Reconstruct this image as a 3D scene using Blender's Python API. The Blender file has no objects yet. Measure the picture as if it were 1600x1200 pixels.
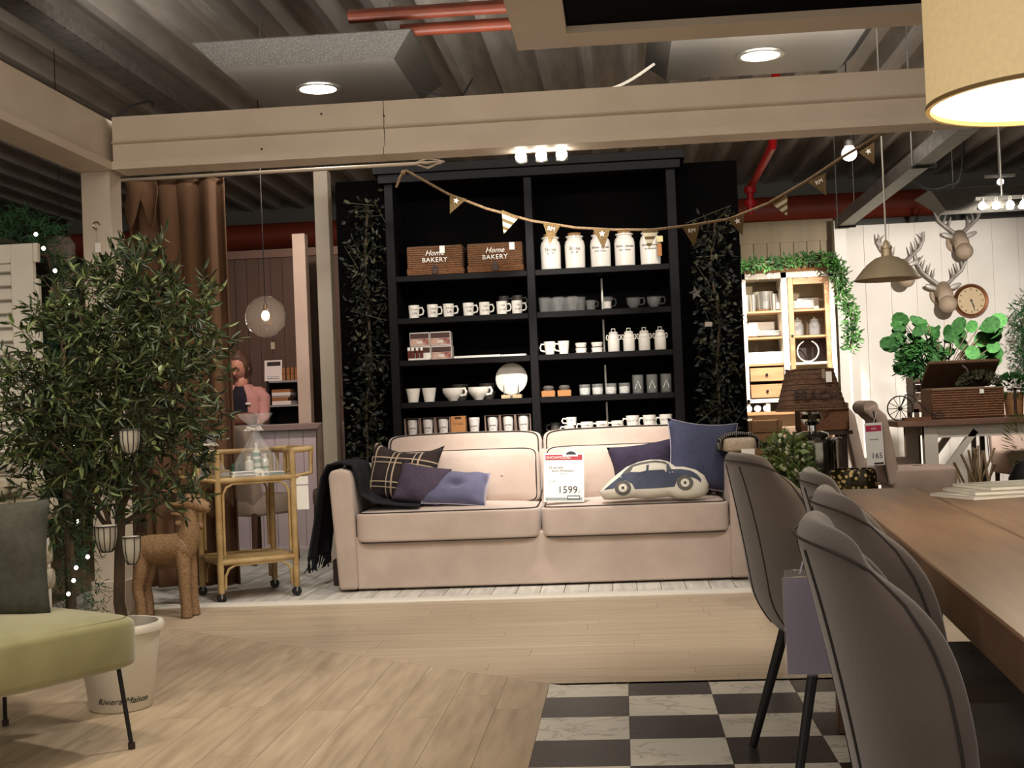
import bpy, bmesh, math, random
from mathutils import Vector, Matrix, noise
D = bpy.data; SC = bpy.context.scene; COL = SC.collection
RND = random.Random(7)
PI = math.pi
# ------------------------------------------------------------------ camera
FPX, YAW, PITCH, ROLL, EYE = 2011.6, .0836, .0169, .0403, 1.1
_F = Vector((-math.sin(YAW)*math.cos(PITCH), math.cos(YAW)*math.cos(PITCH), math.sin(PITCH)))
_r = Vector((math.cos(YAW), math.sin(YAW), 0)); _u = _r.cross(_F)
_R = _r*math.cos(ROLL) - _u*math.sin(ROLL); _U = _u*math.cos(ROLL) + _r*math.sin(ROLL)
cam = D.cameras.new('camera'); cam.sensor_width = 36; cam.sensor_fit = 'HORIZONTAL'
cam.lens = FPX*36/1600; cam.clip_start = .05; cam.clip_end = 100
CAM = D.objects.new('camera', cam); COL.objects.link(CAM)
CAM.matrix_world = Matrix(((_R.x, _U.x, -_F.x, 0), (_R.y, _U.y, -_F.y, 0), (_R.z, _U.z, -_F.z, EYE), (0, 0, 0, 1)))
SC.camera = CAM
def P(px, py, Y):
    d = _F + _R*((px-800)/FPX) + _U*((600-py)/FPX)
    return Vector((0, 0, EYE)) + d*(Y/d.y)
# ------------------------------------------------------------------ world, lights, exposure
w = D.worlds.new('world'); SC.world = w; w.use_nodes = True
w.node_tree.nodes['Background'].inputs[0].default_value = (1, .90, .80, 1)
w.node_tree.nodes['Background'].inputs[1].default_value = .50
SC.view_settings.view_transform = 'Standard'; SC.view_settings.look = 'None'
SC.view_settings.gamma = 1; SC.view_settings.use_curve_mapping = False
SC.view_settings.exposure = 0.5
WARM = (1, .87, .72); NEUT = (1, .94, .87)
def spot(loc, tgt, power, size=60, blend=.6, col=WARM, rad=.06):
    l = D.lights.new('spot', 'SPOT'); l.energy = power; l.spot_size = math.radians(size); l.spot_blend = blend
    l.color = col; l.shadow_soft_size = rad
    o = D.objects.new('spot_light', l); COL.objects.link(o); o.location = loc
    o.rotation_euler = (Vector(tgt)-Vector(loc)).to_track_quat('-Z', 'Y').to_euler(); return o
def area(loc, tgt, power, sx, sy, col=WARM):
    l = D.lights.new('area', 'AREA'); l.energy = power; l.shape = 'RECTANGLE'; l.size = sx; l.size_y = sy; l.color = col
    o = D.objects.new('area_light', l); COL.objects.link(o); o.location = loc
    o.rotation_euler = (Vector(tgt)-Vector(loc)).to_track_quat('-Z', 'Y').to_euler(); return o
def point(loc, power, col=WARM, rad=.05):
    l = D.lights.new('point', 'POINT'); l.energy = power; l.color = col; l.shadow_soft_size = rad
    o = D.objects.new('point_light', l); COL.objects.link(o); o.location = loc; return o
# showroom spots; most set at assumed ceiling places, their fittings unseen
spot((-.3, 5.4, 3.3), (-.5, 5.3, 0), 175, 120, .9, NEUT, .10)        # over the open floor
spot((-.42, 7.42, 2.42), (-.42, 8.38, .90), 230, 62, 1.0, NEUT, .05)   # beam spotlights on the sofa
spot((-.55, 7.42, 2.42), (-1.1, 8.85, 1.6), 45, 80, .8, NEUT, .05)   # beam spotlights on the left bay
spot((-.25, 7.42, 2.42), (.0, 8.85, 1.6), 45, 80, .8, NEUT, .05)     # beam spotlights on the right bay
spot((-.4, 5.6, 2.35), (-.5, 8.2, .40), 75, 52, .9, NEUT, .10)       # added front fill on the sofa, no fitting
spot((-2.0, 3.5, 3.2), (-1.9, 4.9, .8), 90, 75, .9, WARM, .1)        # green chair and olive tree
spot((1.5, 11.2, 3.2), (1.5, 12.95, 1.0), 1000, 60, .6, NEUT, .05)   # crockery cabinet
spot((3.25, 10.5, 2.50), (2.6, 14.2, 1.3), 520, 80, .6, NEUT, .05)     # antler wall
spot((2.6, 9.2, 3.3), (2.8, 11.2, .8), 170, 70, .8, NEUT, .08)       # added to brighten the far dining table
spot((1.2, 5.6, 3.2), (1.1, 6.9, .7), 60, 60, .8, NEUT, .08)         # low table with lamp
spot((-2.6, 9.2, 3.3), (-2.5, 12.0, 1.2), 190, 80, .8, (1, .74, .66), .1)   # counter
spot((-1.5, 5.9, 3.2), (-2.5, 7.3, .6), 110, 62, .8, NEUT, .08)      # added to brighten post, deer, curtain and trolley
area((-1.2, 7.25, 2.95), (-1.4, 9.0, 4.0), 22, 3.2, .10, NEUT)        # added uplight above the pergola beam, brightens the deck, no fitting
area((2.0, 7.25, 2.95), (2.2, 9.0, 4.0), 18, 3.0, .10, NEUT)          # second added uplight for the deck, right half, no fitting
area((-1.0, 2.5, 3.5), (-.6, 6.0, .6), 60, 3.0, 1.2, WARM)           # added soft fill over the aisle, no lamp built there
# ------------------------------------------------------------------ materials
def lin(c):
    if isinstance(c, str):
        c = c.lstrip('#'); c = [int(c[i:i+2], 16)/255 for i in (0, 2, 4)]
        c = [x/12.92 if x <= .04045 else ((x+.055)/1.055)**2.4 for x in c]
    return (c[0], c[1], c[2], 1)
MATS = {}
def mat(name, col, rough=.6, metal=0, col2=None, scale=8, stretch=(1, 1, 1), detail=4, bump=0, bscale=None, lo=.35, hi=.65,
        trans=0, ior=1.45, emit=None, es=0, alpha=1, spec=.5, sheen=0, rand=0, tex='noise', coord='Object', coat=0, mrot=None):
    if name in MATS: return MATS[name]
    m = D.materials.new(name); m.use_nodes = True; nt = m.node_tree; b = nt.nodes['Principled BSDF']; L = nt.links
    def setv(k, v):
        if k in b.inputs: b.inputs[k].default_value = v
    setv('Base Color', lin(col)); setv('Roughness', rough); setv('Metallic', metal); setv('IOR', ior)
    setv('Transmission Weight', trans); setv('Alpha', alpha); setv('Specular IOR Level', spec); setv('Sheen Weight', sheen); setv('Coat Weight', coat)
    if emit: setv('Emission Color', lin(emit)); setv('Emission Strength', es)
    src = None
    if col2 or bump:
        tc = nt.nodes.new('ShaderNodeTexCoord'); mp = nt.nodes.new('ShaderNodeMapping'); mp.inputs['Scale'].default_value = stretch
        if mrot: mp.inputs['Rotation'].default_value = mrot
        L.new(tc.outputs[coord], mp.inputs['Vector'])
        vec = mp.outputs['Vector']
        if rand:
            oi = nt.nodes.new('ShaderNodeObjectInfo'); cm = nt.nodes.new('ShaderNodeCombineXYZ'); mu = nt.nodes.new('ShaderNodeMath'); mu.operation = 'MULTIPLY'
            mu.inputs[1].default_value = 37; L.new(oi.outputs['Random'], mu.inputs[0])
            for k in range(3): L.new(mu.outputs[0], cm.inputs[k])
            ad = nt.nodes.new('ShaderNodeVectorMath'); L.new(vec, ad.inputs[0]); L.new(cm.outputs[0], ad.inputs[1]); vec = ad.outputs[0]
        def texnode(sc):
            if tex == 'wave':
                t = nt.nodes.new('ShaderNodeTexWave'); t.inputs['Scale'].default_value = sc; t.inputs['Distortion'].default_value = 2.5
                t.inputs['Detail'].default_value = detail; o = t.outputs['Fac' if 'Fac' in t.outputs else 1]
            elif tex == 'weave':
                t = nt.nodes.new('ShaderNodeTexBrick'); t.inputs['Scale'].default_value = sc; t.inputs['Mortar Size'].default_value = .03
                t.inputs['Mortar Smooth'].default_value = 1; t.inputs['Brick Width'].default_value = .5; t.inputs['Row Height'].default_value = .22
                t.inputs['Color1'].default_value = (1, 1, 1, 1); t.inputs['Color2'].default_value = (.45, .45, .45, 1); t.inputs['Mortar'].default_value = (0, 0, 0, 1)
                o = t.outputs['Color']
            elif tex == 'vein':
                t = nt.nodes.new('ShaderNodeTexNoise'); t.inputs['Scale'].default_value = sc; t.inputs['Detail'].default_value = detail; t.inputs['Distortion'].default_value = .8
                a1 = nt.nodes.new('ShaderNodeMath'); a1.operation = 'SUBTRACT'; a1.inputs[1].default_value = .5; a2 = nt.nodes.new('ShaderNodeMath'); a2.operation = 'ABSOLUTE'
                L.new(t.outputs[0], a1.inputs[0]); L.new(a1.outputs[0], a2.inputs[0]); o = a2.outputs[0]
            elif tex == 'voronoi':
                t = nt.nodes.new('ShaderNodeTexVoronoi'); t.inputs['Scale'].default_value = sc; o = t.outputs['Distance']
            else:
                t = nt.nodes.new('ShaderNodeTexNoise'); t.inputs['Scale'].default_value = sc; t.inputs['Detail'].default_value = detail; o = t.outputs[0]
            L.new(vec, t.inputs['Vector']); return o
        if col2:
            o = texnode(scale); rp = nt.nodes.new('ShaderNodeValToRGB'); rp.color_ramp.elements[0].position = lo; rp.color_ramp.elements[1].position = hi
            rp.color_ramp.elements[0].color = lin(col); rp.color_ramp.elements[1].color = lin(col2); L.new(o, rp.inputs[0]); src = rp.outputs[0]
            if rand:
                hs = nt.nodes.new('ShaderNodeHueSaturation'); mr = nt.nodes.new('ShaderNodeMapRange'); mr.inputs[3].default_value = 1-rand; mr.inputs[4].default_value = 1+rand
                L.new(oi.outputs['Random'], mr.inputs[0]); L.new(mr.outputs[0], hs.inputs['Value']); L.new(src, hs.inputs['Color']); src = hs.outputs[0]
            L.new(src, b.inputs['Base Color'])
        if bump:
            o = texnode(bscale or scale); bp = nt.nodes.new('ShaderNodeBump'); bp.inputs['Strength'].default_value = bump; bp.inputs['Distance'].default_value = .01
            L.new(o, bp.inputs['Height']); L.new(bp.outputs[0], b.inputs['Normal'])
    MATS[name] = m; return m
# ------------------------------------------------------------------ mesh builder
def rot(ax, a): return Matrix.Rotation(a, 4, ax)
def T(x, y=None, z=None): return Matrix.Translation(Vector(x) if y is None else Vector((x, y, z)))
def SCL(x, y, z): return Matrix.Diagonal((x, y, z, 1))
class MB:
    def __init__(s): s.v = []; s.f = []
    def add(s, v, f):
        o = len(s.v); s.v += [Vector(p) for p in v]; s.f += [tuple(i+o for i in q) for q in f]; return s
    def mark(s): return len(s.v)
    def xf(s, m, start=0):
        for i in range(start, len(s.v)): s.v[i] = m @ s.v[i]
        return s
    def box(s, x0, x1, y0, y1, z0, z1, m=None):
        k = len(s.v)
        s.add([(x0, y0, z0), (x1, y0, z0), (x1, y1, z0), (x0, y1, z0), (x0, y0, z1), (x1, y0, z1), (x1, y1, z1), (x0, y1, z1)],
              [(0, 3, 2, 1), (4, 5, 6, 7), (0, 1, 5, 4), (1, 2, 6, 5), (2, 3, 7, 6), (3, 0, 4, 7)])
        if m is not None: s.xf(m, k)
        return s
    def cbox(s, c, d, m=None):
        x, y, z = c; a, b, e = d[0]/2, d[1]/2, d[2]/2
        k = len(s.v); s.box(-a, a, -b, b, -e, e); s.xf(T(x, y, z) @ (m if m is not None else Matrix()), k); return s
    def bar(s, p0, p1, w, h=None):
        p0, p1 = Vector(p0), Vector(p1); h = h or w; d = p1-p0; L = d.length; q = d.to_track_quat('Z', 'Y').to_matrix().to_4x4()
        k = len(s.v); s.box(-w/2, w/2, -h/2, h/2, 0, L); s.xf(T(p0) @ q, k); return s
    def tube(s, pts, r, n=8, closed=False, cap=True):
        pts = [Vector(p) for p in pts]; N = len(pts); rs = r if isinstance(r, (list, tuple)) else [r]*N; k = len(s.v); up = None
        for i, p in enumerate(pts):
            a = pts[i-1] if (i or closed) else p; b = pts[(i+1) % N] if (i < N-1 or closed) else p
            t = (b-a).normalized() if (b-a).length > 1e-9 else Vector((0, 0, 1))
            if up is None: up = Vector((0, 0, 1)) if abs(t.z) < .9 else Vector((1, 0, 0))
            sd = t.cross(up)
            if sd.length < 1e-6: sd = t.orthogonal()
            sd.normalize(); up = sd.cross(t).normalized()
            for j in range(n):
                an = 2*PI*j/n; s.v.append(p + (sd*math.cos(an)+up*math.sin(an))*rs[i])
        for i in range(N if closed else N-1):
            for j in range(n):
                a = k+i*n; b = k+((i+1) % N)*n; s.f.append((a+j, a+(j+1) % n, b+(j+1) % n, b+j))
        if cap and not closed:
            s.f.append(tuple(k+j for j in reversed(range(n)))); s.f.append(tuple(k+(N-1)*n+j for j in range(n)))
        return s
    def lathe(s, prof, n=24, c=(0, 0, 0), m=None, cap=True):
        k = len(s.v)
        for (r, z) in prof:
            for j in range(n): s.v.append(Vector((r*math.cos(2*PI*j/n), r*math.sin(2*PI*j/n), z)))
        for i in range(len(prof)-1):
            for j in range(n):
                a = k+i*n; b = a+n; s.f.append((a+j, a+(j+1) % n, b+(j+1) % n, b+j))
        if cap:
            if prof[0][0] > 1e-5: s.f.append(tuple(k+j for j in reversed(range(n))))
            if prof[-1][0] > 1e-5: s.f.append(tuple(k+(len(prof)-1)*n+j for j in range(n)))
        s.xf(T(c) @ (m if m is not None else Matrix()), k); return s
    def prism(s, poly, lo, hi, axis='z', m=None):
        k = len(s.v); n = len(poly)
        def pt(a, b, h): return (a, b, h) if axis == 'z' else ((a, h, b) if axis == 'y' else (h, a, b))
        s.add([pt(a, b, lo) for a, b in poly]+[pt(a, b, hi) for a, b in poly],
              [tuple(reversed(range(n))), tuple(range(n, 2*n))]+[(i, (i+1) % n, n+(i+1) % n, n+i) for i in range(n)])
        if m is not None: s.xf(m, k)
        return s
    def grid(s, fn, nu, nv, cu=False, cv=False):
        k = len(s.v)
        U = nu if cu else nu+1; W = nv if cv else nv+1
        for i in range(U):
            for j in range(W): s.v.append(Vector(fn(i/nu, j/nv)))
        for i in range(nu):
            for j in range(nv):
                a = k+(i % U)*W+(j % W); b = k+((i+1) % U)*W+(j % W); c = k+((i+1) % U)*W+((j+1) % W); d = k+(i % U)*W+((j+1) % W)
                s.f.append((a, b, c, d))
        return s
    def ball(s, c, r, n=10, m=8, sq=1):
        rx, ry, rz = r if isinstance(r, (tuple, list)) else (r, r, r)
        pr = [(math.sin(PI*i/m), -math.cos(PI*i/m)) for i in range(m+1)]; pr[0] = (0.0005, -1); pr[-1] = (0.0005, 1)
        return s.lathe(pr, n, c, SCL(rx, ry, rz))
    def sq(s, c, d, e=.25, n=20, m=14, crown=0, mtx=None):
        k = len(s.v)
        def sg(x, p): return math.copysign(abs(x)**p, x)
        def fn(u, v):
            a = 2*PI*u; b = PI*(v-.5)*.9999
            return (d[0]/2*sg(math.cos(b), e)*sg(math.cos(a), e), d[1]/2*sg(math.cos(b), e)*sg(math.sin(a), e), d[2]/2*sg(math.sin(b), e))
        s.grid(fn, n, m, cu=True)
        if crown:
            for i in range(k, len(s.v)):
                p = s.v[i]
                p.z += math.copysign(crown, p.z)*max(0, 1-(2*p.x/d[0])**2)*max(0, 1-(2*p.y/d[1])**2)*(abs(2*p.z/d[2]))
        s.xf(T(c) @ (mtx if mtx is not None else Matrix()), k); return s
    def build(s, name, m=None, parent=None, smooth=False, bevel=0, seg=1, label=None, ang=40, kind=None):
        me = D.meshes.new(name); me.from_pydata([tuple(p) for p in s.v], [], s.f)
        bm = bmesh.new(); bm.from_mesh(me); bmesh.ops.remove_doubles(bm, verts=bm.verts, dist=1e-6)
        bmesh.ops.recalc_face_normals(bm, faces=bm.faces)
        if bevel: bmesh.ops.bevel(bm, geom=[e for e in bm.edges if len(e.link_faces) == 2 and e.calc_face_angle(0) > .5], offset=bevel, segments=seg, affect='EDGES', profile=.5)
        bm.to_mesh(me); bm.free()
        if smooth or bevel:
            me.polygons.foreach_set('use_smooth', [True]*len(me.polygons))
            me.set_sharp_from_angle(angle=math.radians(ang))
        if m: me.materials.append(m)
        o = D.objects.new(name, me); COL.objects.link(o)
        if parent: o.parent = parent
        if label: o['label'] = label
        if kind: o['kind'] = kind
        return o
def thing(name, label, cat, loc=(0, 0, 0), rz=0, group=None):
    o = D.objects.new(name, None); COL.objects.link(o); o.location = loc; o.rotation_euler = (0, 0, rz); o.empty_display_size = .05
    o['label'] = label; o['category'] = cat
    if group: o['group'] = group
    return o
def tag(o, label, cat, group=None):
    o['label'] = label; o['category'] = cat
    if group: o['group'] = group
    return o
def struct(o): o['kind'] = 'structure'; return o
def kids(o): return [c for c in D.objects if c.parent == o]
CH = {}
def proto(root):
    """remember a thing's children so that it can be copied"""
    ks = kids(root); CH[root.name] = [(k, kids(k)) for k in ks]; return root
def dup(root, loc, rz=0, label=None, scale=None):
    r = root.copy(); COL.objects.link(r); r.location = loc; r.rotation_euler = (0, 0, rz)
    if label: r['label'] = label
    if scale: r.scale = scale if isinstance(scale, (tuple, list)) else (scale,)*3
    for k, gs in CH[root.name]:
        c = k.copy(); COL.objects.link(c); c.parent = r
        for g in gs: e = g.copy(); COL.objects.link(e); e.parent = c
    return r
def text(body, size, m, parent, mtx, name='lettering', ext=.0006, align='CENTER', shear=0, space=1):
    cu = D.curves.new(name, 'FONT'); cu.body = body; cu.size = size; cu.extrude = ext; cu.align_x = align; cu.align_y = 'CENTER'; cu.shear = shear; cu.space_character = space
    cu.resolution_u = 2
    t = D.objects.new('tmp', cu); COL.objects.link(t); bpy.context.view_layer.update()
    me = D.meshes.new_from_object(t.evaluated_get(bpy.context.evaluated_depsgraph_get())); D.objects.remove(t); D.curves.remove(cu)
    me.transform(mtx); me.name = name; me.materials.clear(); me.materials.append(m)
    o = D.objects.new(name, me); COL.objects.link(o); o.parent = parent; return o
FACE = rot('X', PI/2)      # text plane turned to face -Y (towards the camera)
ORD = ['first', 'second', 'third', 'fourth', 'fifth', 'sixth', 'seventh', 'eighth', 'ninth', 'tenth', 'eleventh', 'twelfth']
def pillow_mb(w, h, t, ear=.06, n=14, seed=1, sag=0):
    """scatter cushion standing in the XZ plane, thickness along Y, base at z=0"""
    mb = MB(); r = random.Random(seed); ph = [r.uniform(0, 6) for _ in range(4)]
    def side(sgn):
        def fn(u, v):
            a, b = 2*u-1, 2*v-1
            x = w/2*a*(1-ear*(1-b*b)); z = h/2*b*(1-ear*(1-a*a))
            th = t/2*((1-abs(a)**2.6)*(1-abs(b)**2.6))**.5
            wr = .004*math.sin(5*a+ph[0])*math.sin(4*b+ph[1])+.004*math.sin(9*a*b+ph[2])
            z -= sag*(1-a*a)*max(0, b)
            return (x, sgn*(th+wr*min(1, th*30)), z+h/2)
        return fn
    mb.grid(side(-1), n, n); mb.grid(side(1), n, n); return mb
def edge_loop(w, h, ear=.06, n=10, sag=0):
    pts = []
    for k in range(4):
        for i in range(n):
            q = 2*i/n-1
            a, b = [(q, -1), (1, q), (-q, 1), (-1, -q)][k]
            pts.append((w/2*a*(1-ear*(1-b*b)), 0, h/2*b*(1-ear*(1-a*a))+h/2-sag*(1-a*a)*max(0, b)))
    return pts
def leaf_mesh(mb, p, d, up, L, W, curl=.15):
    d = d.normalized(); sd = d.cross(up)
    if sd.length < 1e-4: sd = d.orthogonal()
    sd.normalize(); nn = sd.cross(d)
    a = p; b = p+d*L*.35+sd*W/2+nn*curl*L*.3; c = p+d*L*.35-sd*W/2+nn*curl*L*.3; m = p+d*L*.4
    e = p+d*L*.75+sd*W*.34+nn*curl*L*.2; f = p+d*L*.75-sd*W*.34+nn*curl*L*.2; t = p+d*L-nn*curl*L*.25
    mb.add([a, b, m, c, e, f, t], [(0, 1, 2), (0, 2, 3), (1, 4, 2), (2, 4, 6), (2, 6, 5), (2, 5, 3)])
def rdir(r=RND):
    while True:
        q = Vector((r.uniform(-1, 1), r.uniform(-1, 1), r.uniform(-1, 1)))
        if .05 < q.length < 1: return q.normalized()
def clip(poly, hp):
    """clip a convex polygon by half planes (a,b,c): keep a*x+b*y<=c"""
    for a, b, c in hp:
        out = []
        for i in range(len(poly)):
            p, q = poly[i], poly[(i+1) % len(poly)]; dp = a*p[0]+b*p[1]-c; dq = a*q[0]+b*q[1]-c
            if dp <= 0: out.append(p)
            if (dp < 0 < dq) or (dq < 0 < dp):
                t = dp/(dp-dq); out.append((p[0]+(q[0]-p[0])*t, p[1]+(q[1]-p[1])*t))
        poly = out
        if len(poly) < 3: return None
    ar = sum(poly[i][0]*poly[(i+1) % len(poly)][1]-poly[(i+1) % len(poly)][0]*poly[i][1] for i in range(len(poly)))/2
    return poly if abs(ar) > .003 else None
# ================================================================== SETTING
m_plank = mat('oak_vinyl', '#9d8b73', .38, col2='#c0ad93', scale=3, stretch=(.5, 22, 1), detail=8, lo=.28, hi=.72, bump=.06, bscale=4, rand=.03)
m_plank2 = mat('oak_vinyl_turned', '#95826a', .42, col2='#bba88d', scale=3, stretch=(9, .9, 1), detail=9, lo=.25, hi=.75, bump=.06, bscale=4, rand=.03)
m_tilew = mat('white_marble_vinyl', '#a39f93', .3, col2='#d3cfc3', tex='vein', scale=5, stretch=(1, 1.6, 1), detail=6, lo=.0, hi=.028, rand=.03)
m_tileb = mat('black_marble_vinyl', '#4e4848', .33, col2='#2b2728', tex='vein', scale=1.8, stretch=(1, 1.5, 1), detail=6, lo=.0, hi=.008, rand=.08)
m_board = mat('white_painted_board', '#b9b4aa', .5, col2='#d8d4ca', scale=3, stretch=(9, 1, 1), rand=.05)
m_dark = mat('dark_subfloor', '#6f5c45', .7, col2='#786449', scale=3)
m_cream = mat('cream_paint', '#cbbdab', .55, col2='#c1b29f', scale=2.5, detail=3)
m_deck = mat('galvanised_deck', '#a8a39b', .5, metal=.1, col2='#c2bdb4', scale=3, stretch=(6, .6, 1), detail=6)
m_grey = mat('grey_wall_paint', '#77746d', .7, col2='#6d6a63', scale=1.5)
m_taupe = mat('taupe_panel_paint', '#5b4639', .6, col2='#52402f', scale=2, stretch=(4, 4, .6))
m_olive = mat('olive_panel_paint', '#7a6a4d', .6, col2='#6f6046', scale=2, stretch=(4, 4, .6))
m_white = mat('white_wall_paint', '#d9d2c8', .6, col2='#cfc8bd', scale=2)
m_black = mat('black_paint', '#030303', .7, spec=.03, col2='#050404', scale=4)
m_shelfblk = mat('charcoal_shelf_paint', '#0b0a0b', .5, spec=.15, col2='#100e0f', scale=5, stretch=(1, 6, 6))
m_redpipe = mat('red_pipe_paint', '#a04530', .5, col2='#8d3a27', scale=3)
m_brownpipe = mat('copper_brown_pipe', '#6a2d18', .45, col2='#572412', scale=6)
m_steel = mat('brushed_steel', '#a5a29b', .35, metal=.8)
m_galv = mat('galvanised_channel', '#7c7a74', .45, metal=.6, col2='#96938d', scale=20)
m_cable = mat('black_cable', '#0c0b0b', .6)
m_emit = mat('lamp_glow', '#ffffff', .5, emit='#fff6e6', es=14)
m_glass = mat('clear_glass', '#ffffff', .02, trans=1, ior=1.45)
m_chrome = mat('chrome', '#d8d8d8', .08, metal=1)

mb = MB(); mb.box(-8, 8, 0, 18, -.08, -.004)
FLOOR = struct(mb.build('floor', m_dark)); FLOOR['label'] = 'wooden and tiled showroom floor'
def piece(poly, z0, z1, name, m, g=.0007):
    cx = sum(p[0] for p in poly)/len(poly); cy = sum(p[1] for p in poly)/len(poly)
    q = []
    for x, y in poly:
        dx, dy = x-cx, y-cy; q.append((dx-math.copysign(min(g, abs(dx)), dx), dy-math.copysign(min(g, abs(dy)), dy)))
    o = MB().prism(q, z0, z1).build(name, m, FLOOR); o.location = (cx, cy, 0); return o
TX, TY, TS = -.325, 5.083, .309
LB = Vector((-1.49, 1.10)); LB.normalize(); LN = Vector((LB.y, -LB.x))   # diagonal seam direction, normal towards the far side
if LN.y < 0: LN = -LN
LC = LN.dot(Vector((TX, TY)))
# planks laid across, beyond the seam
yw = .152; r = random.Random(3); y = 7.33
while y > TY-.05:
    x = -4.1+r.uniform(-1, 0)
    while x < 3.2:
        L = 1.22
        poly = [(x, max(y-yw, TY)), (x+L, max(y-yw, TY)), (x+L, y), (x, y)]
        p = clip(poly, [(-LN.x, -LN.y, -LC)]) if x < TX else poly
        if p: piece(p, -.004, 0, 'floor_plank', m_plank)
        x += L
    y -= yw
# planks laid lengthwise, this side of the seam
x = TX; 
while x > -3.7:
    y0 = 2.6+r.uniform(-1, 0)
    while y0 < 7.3:
        p = clip([(x-.178, y0), (x, y0), (x, y0+1.22), (x-.178, y0+1.22)], [(LN.x, LN.y, LC), (0, 1, 7.33)])
        if p: piece(p, -.004, 0, 'floor_plank', m_plank2)
        y0 += 1.22
    x -= .178
# checkerboard tiles
for c in range(9):
    for q in range(9):
        ya = TY if q == 0 else TY-.24-(q-1)*TS; yb = TY-.24-q*TS; xa = TX+c*TS
        piece([(xa, yb), (xa+TS, yb), (xa+TS, ya), (xa, ya)], -.004, 0, 'floor_tile', m_tilew if (c+q) % 2 == 0 else m_tileb, .0008)
# white boards of the sofa platform
x = -3.5
while x < 1.4:
    piece([(x, 7.385), (x+.142, 7.385), (x+.142, 12.4), (x, 12.4)], -.004, .004, 'floor_board', m_board, .0022); x += .142
mb = MB(); mb.prism([(7.325, -.001), (7.33, .012), (7.36, .018), (7.385, .018), (7.385, -.001)], -3.5, 1.5, 'x')
struct(mb.build('trim_1', mat('white_floor_trim', '#d5cfc3', .35)))['label'] = 'white floor trim along the sofa platform'

# ceiling: trapezoidal steel deck, ribs running away from the viewer
def deck(x0, x1, y0, y1, z):
    mb = MB(); xs = []; x = x0
    while x < x1:
        xs += [(x, z), (x+.07, z), (x+.13, z+.13), (x+.28, z+.13)]; x += .34
    n = len(xs); mb.add([(a, y0, b) for a, b in xs]+[(a, y1, b) for a, b in xs], [(i, i+1, n+i+1, n+i) for i in range(n-1)]); return mb
struct(deck(-8, 8, 1.5, 16.2, 3.7).build('ceiling', m_deck))['label'] = 'corrugated steel deck ceiling'
mb = MB(); mb.box(-8, 8, 16, 16.2, 0, 3.95); struct(mb.build('wall_back', m_grey))
mb = MB(); mb.box(-7.2, -7, 3, 16, 0, 3.9); struct(mb.build('wall_left', mat('dark_wall', '#3a332d', .8)))
mb = MB(); mb.box(6.6, 6.8, 3, 16, 0, 3.9); struct(mb.build('wall_right', mat('dim_wall', '#5d554b', .8)))
# taupe boarded wall behind the counter
WB = struct(MB().box(-5.2, -1.62, 12.5, 12.6, 0, 2.74).build('wall_back_left', m_taupe))
x = -5.2
while x < -1.7:
    MB().box(x+.004, x+.116, 12.485, 12.5, .0, 2.66).build('wall_board', m_taupe, WB); x += .12
MB().box(-5.2, -1.62, 12.46, 12.5, 2.66, 2.74).build('wall_cap', mat('taupe_cap', '#7c6253', .6), WB)
# olive boarded wall behind the cabinet, white wall with antlers
WO = struct(MB().box(.9, 2.32, 13.9, 14.0, 0, 2.95).build('wall_back_middle', m_olive))
x = .92
while x < 2.25:
    MB().box(x+.004, x+.136, 13.885, 13.9, .0, 2.72).build('wall_board', m_olive, WO); x += .14
MB().box(.9, 2.32, 13.87, 13.9, 2.72, 2.95).build('wall_cap', m_olive, WO)
WW = struct(MB().box(2.32, 6.6, 14.2, 14.3, 0, 2.9).build('wall_back_right', m_white))
MB().box(2.3, 2.42, 13.7, 14.2, 0, 2.9).build('wall_return', m_white, WW)
x = 2.42
while x < 6.4:
    MB().box(x+.003, x+.267, 14.188, 14.2, .0, 2.9).build('wall_board', m_white, WW); x += .27
# white pergola that frames the sofa corner
PG = thing('pergola', 'cream painted box-beam pergola framing the sofa corner', 'pergola', (-2.93, 7.18, 0))
MB().box(-.085, .085, -.085, .085, .001, 2.53).build('post', m_cream, PG, bevel=.004)
MB().box(-.10, .10, -.10, .10, .001, .20).build('plinth', m_cream, PG, bevel=.004)
# front beam: profile in (y,z) relative to the post
fb = [(-.11, 2.53), (.10, 2.53), (.10, 2.84), (-.06, 2.84), (-.06, 2.70), (-.07, 2.70), (-.082, 2.688), (-.06, 2.680), (-.06, 2.575), (-.11, 2.575)]
for a, b in ((.10, 1.67), (1.674, 4.70), (4.704, 6.6)):
    MB().prism(fb, a, b, 'x').build('front_beam', m_cream, PG)
sb = [(-.10, 2.53), (.11, 2.53), (.11, 2.575), (.06, 2.575), (.06, 2.84), (-.10, 2.84)]
MB().prism(sb, -4.6, .10, 'y').build('side_beam', m_cream, PG)
for px, py in ((502, 178), (600, 181), (409, 233)):
    q = P(px, py, 7.118)-Vector((-2.93, 7.18, 0)); MB().lathe([(.006, 0), (.006, .003)], 8, q, rot('X', PI/2)).build('screw', m_cable, PG)
# slim rear posts
for px0, px1, py, Y, nm, lb in ((490, 512, 300, 9.35, 'rear_post', 'slim cream post behind the throw blanket on the sofa arm'), (457, 477, 400, 11.6, 'counter_post', 'pinkish white post standing at the end of the counter')):
    a, b = P(px0, py, Y), P(px1, py, Y); tag(MB().box(a.x, b.x, Y, Y+.12, .004, 2.9 if Y < 10 else 2.76).build(nm, m_cream, bevel=.004), lb, 'post')
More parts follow.
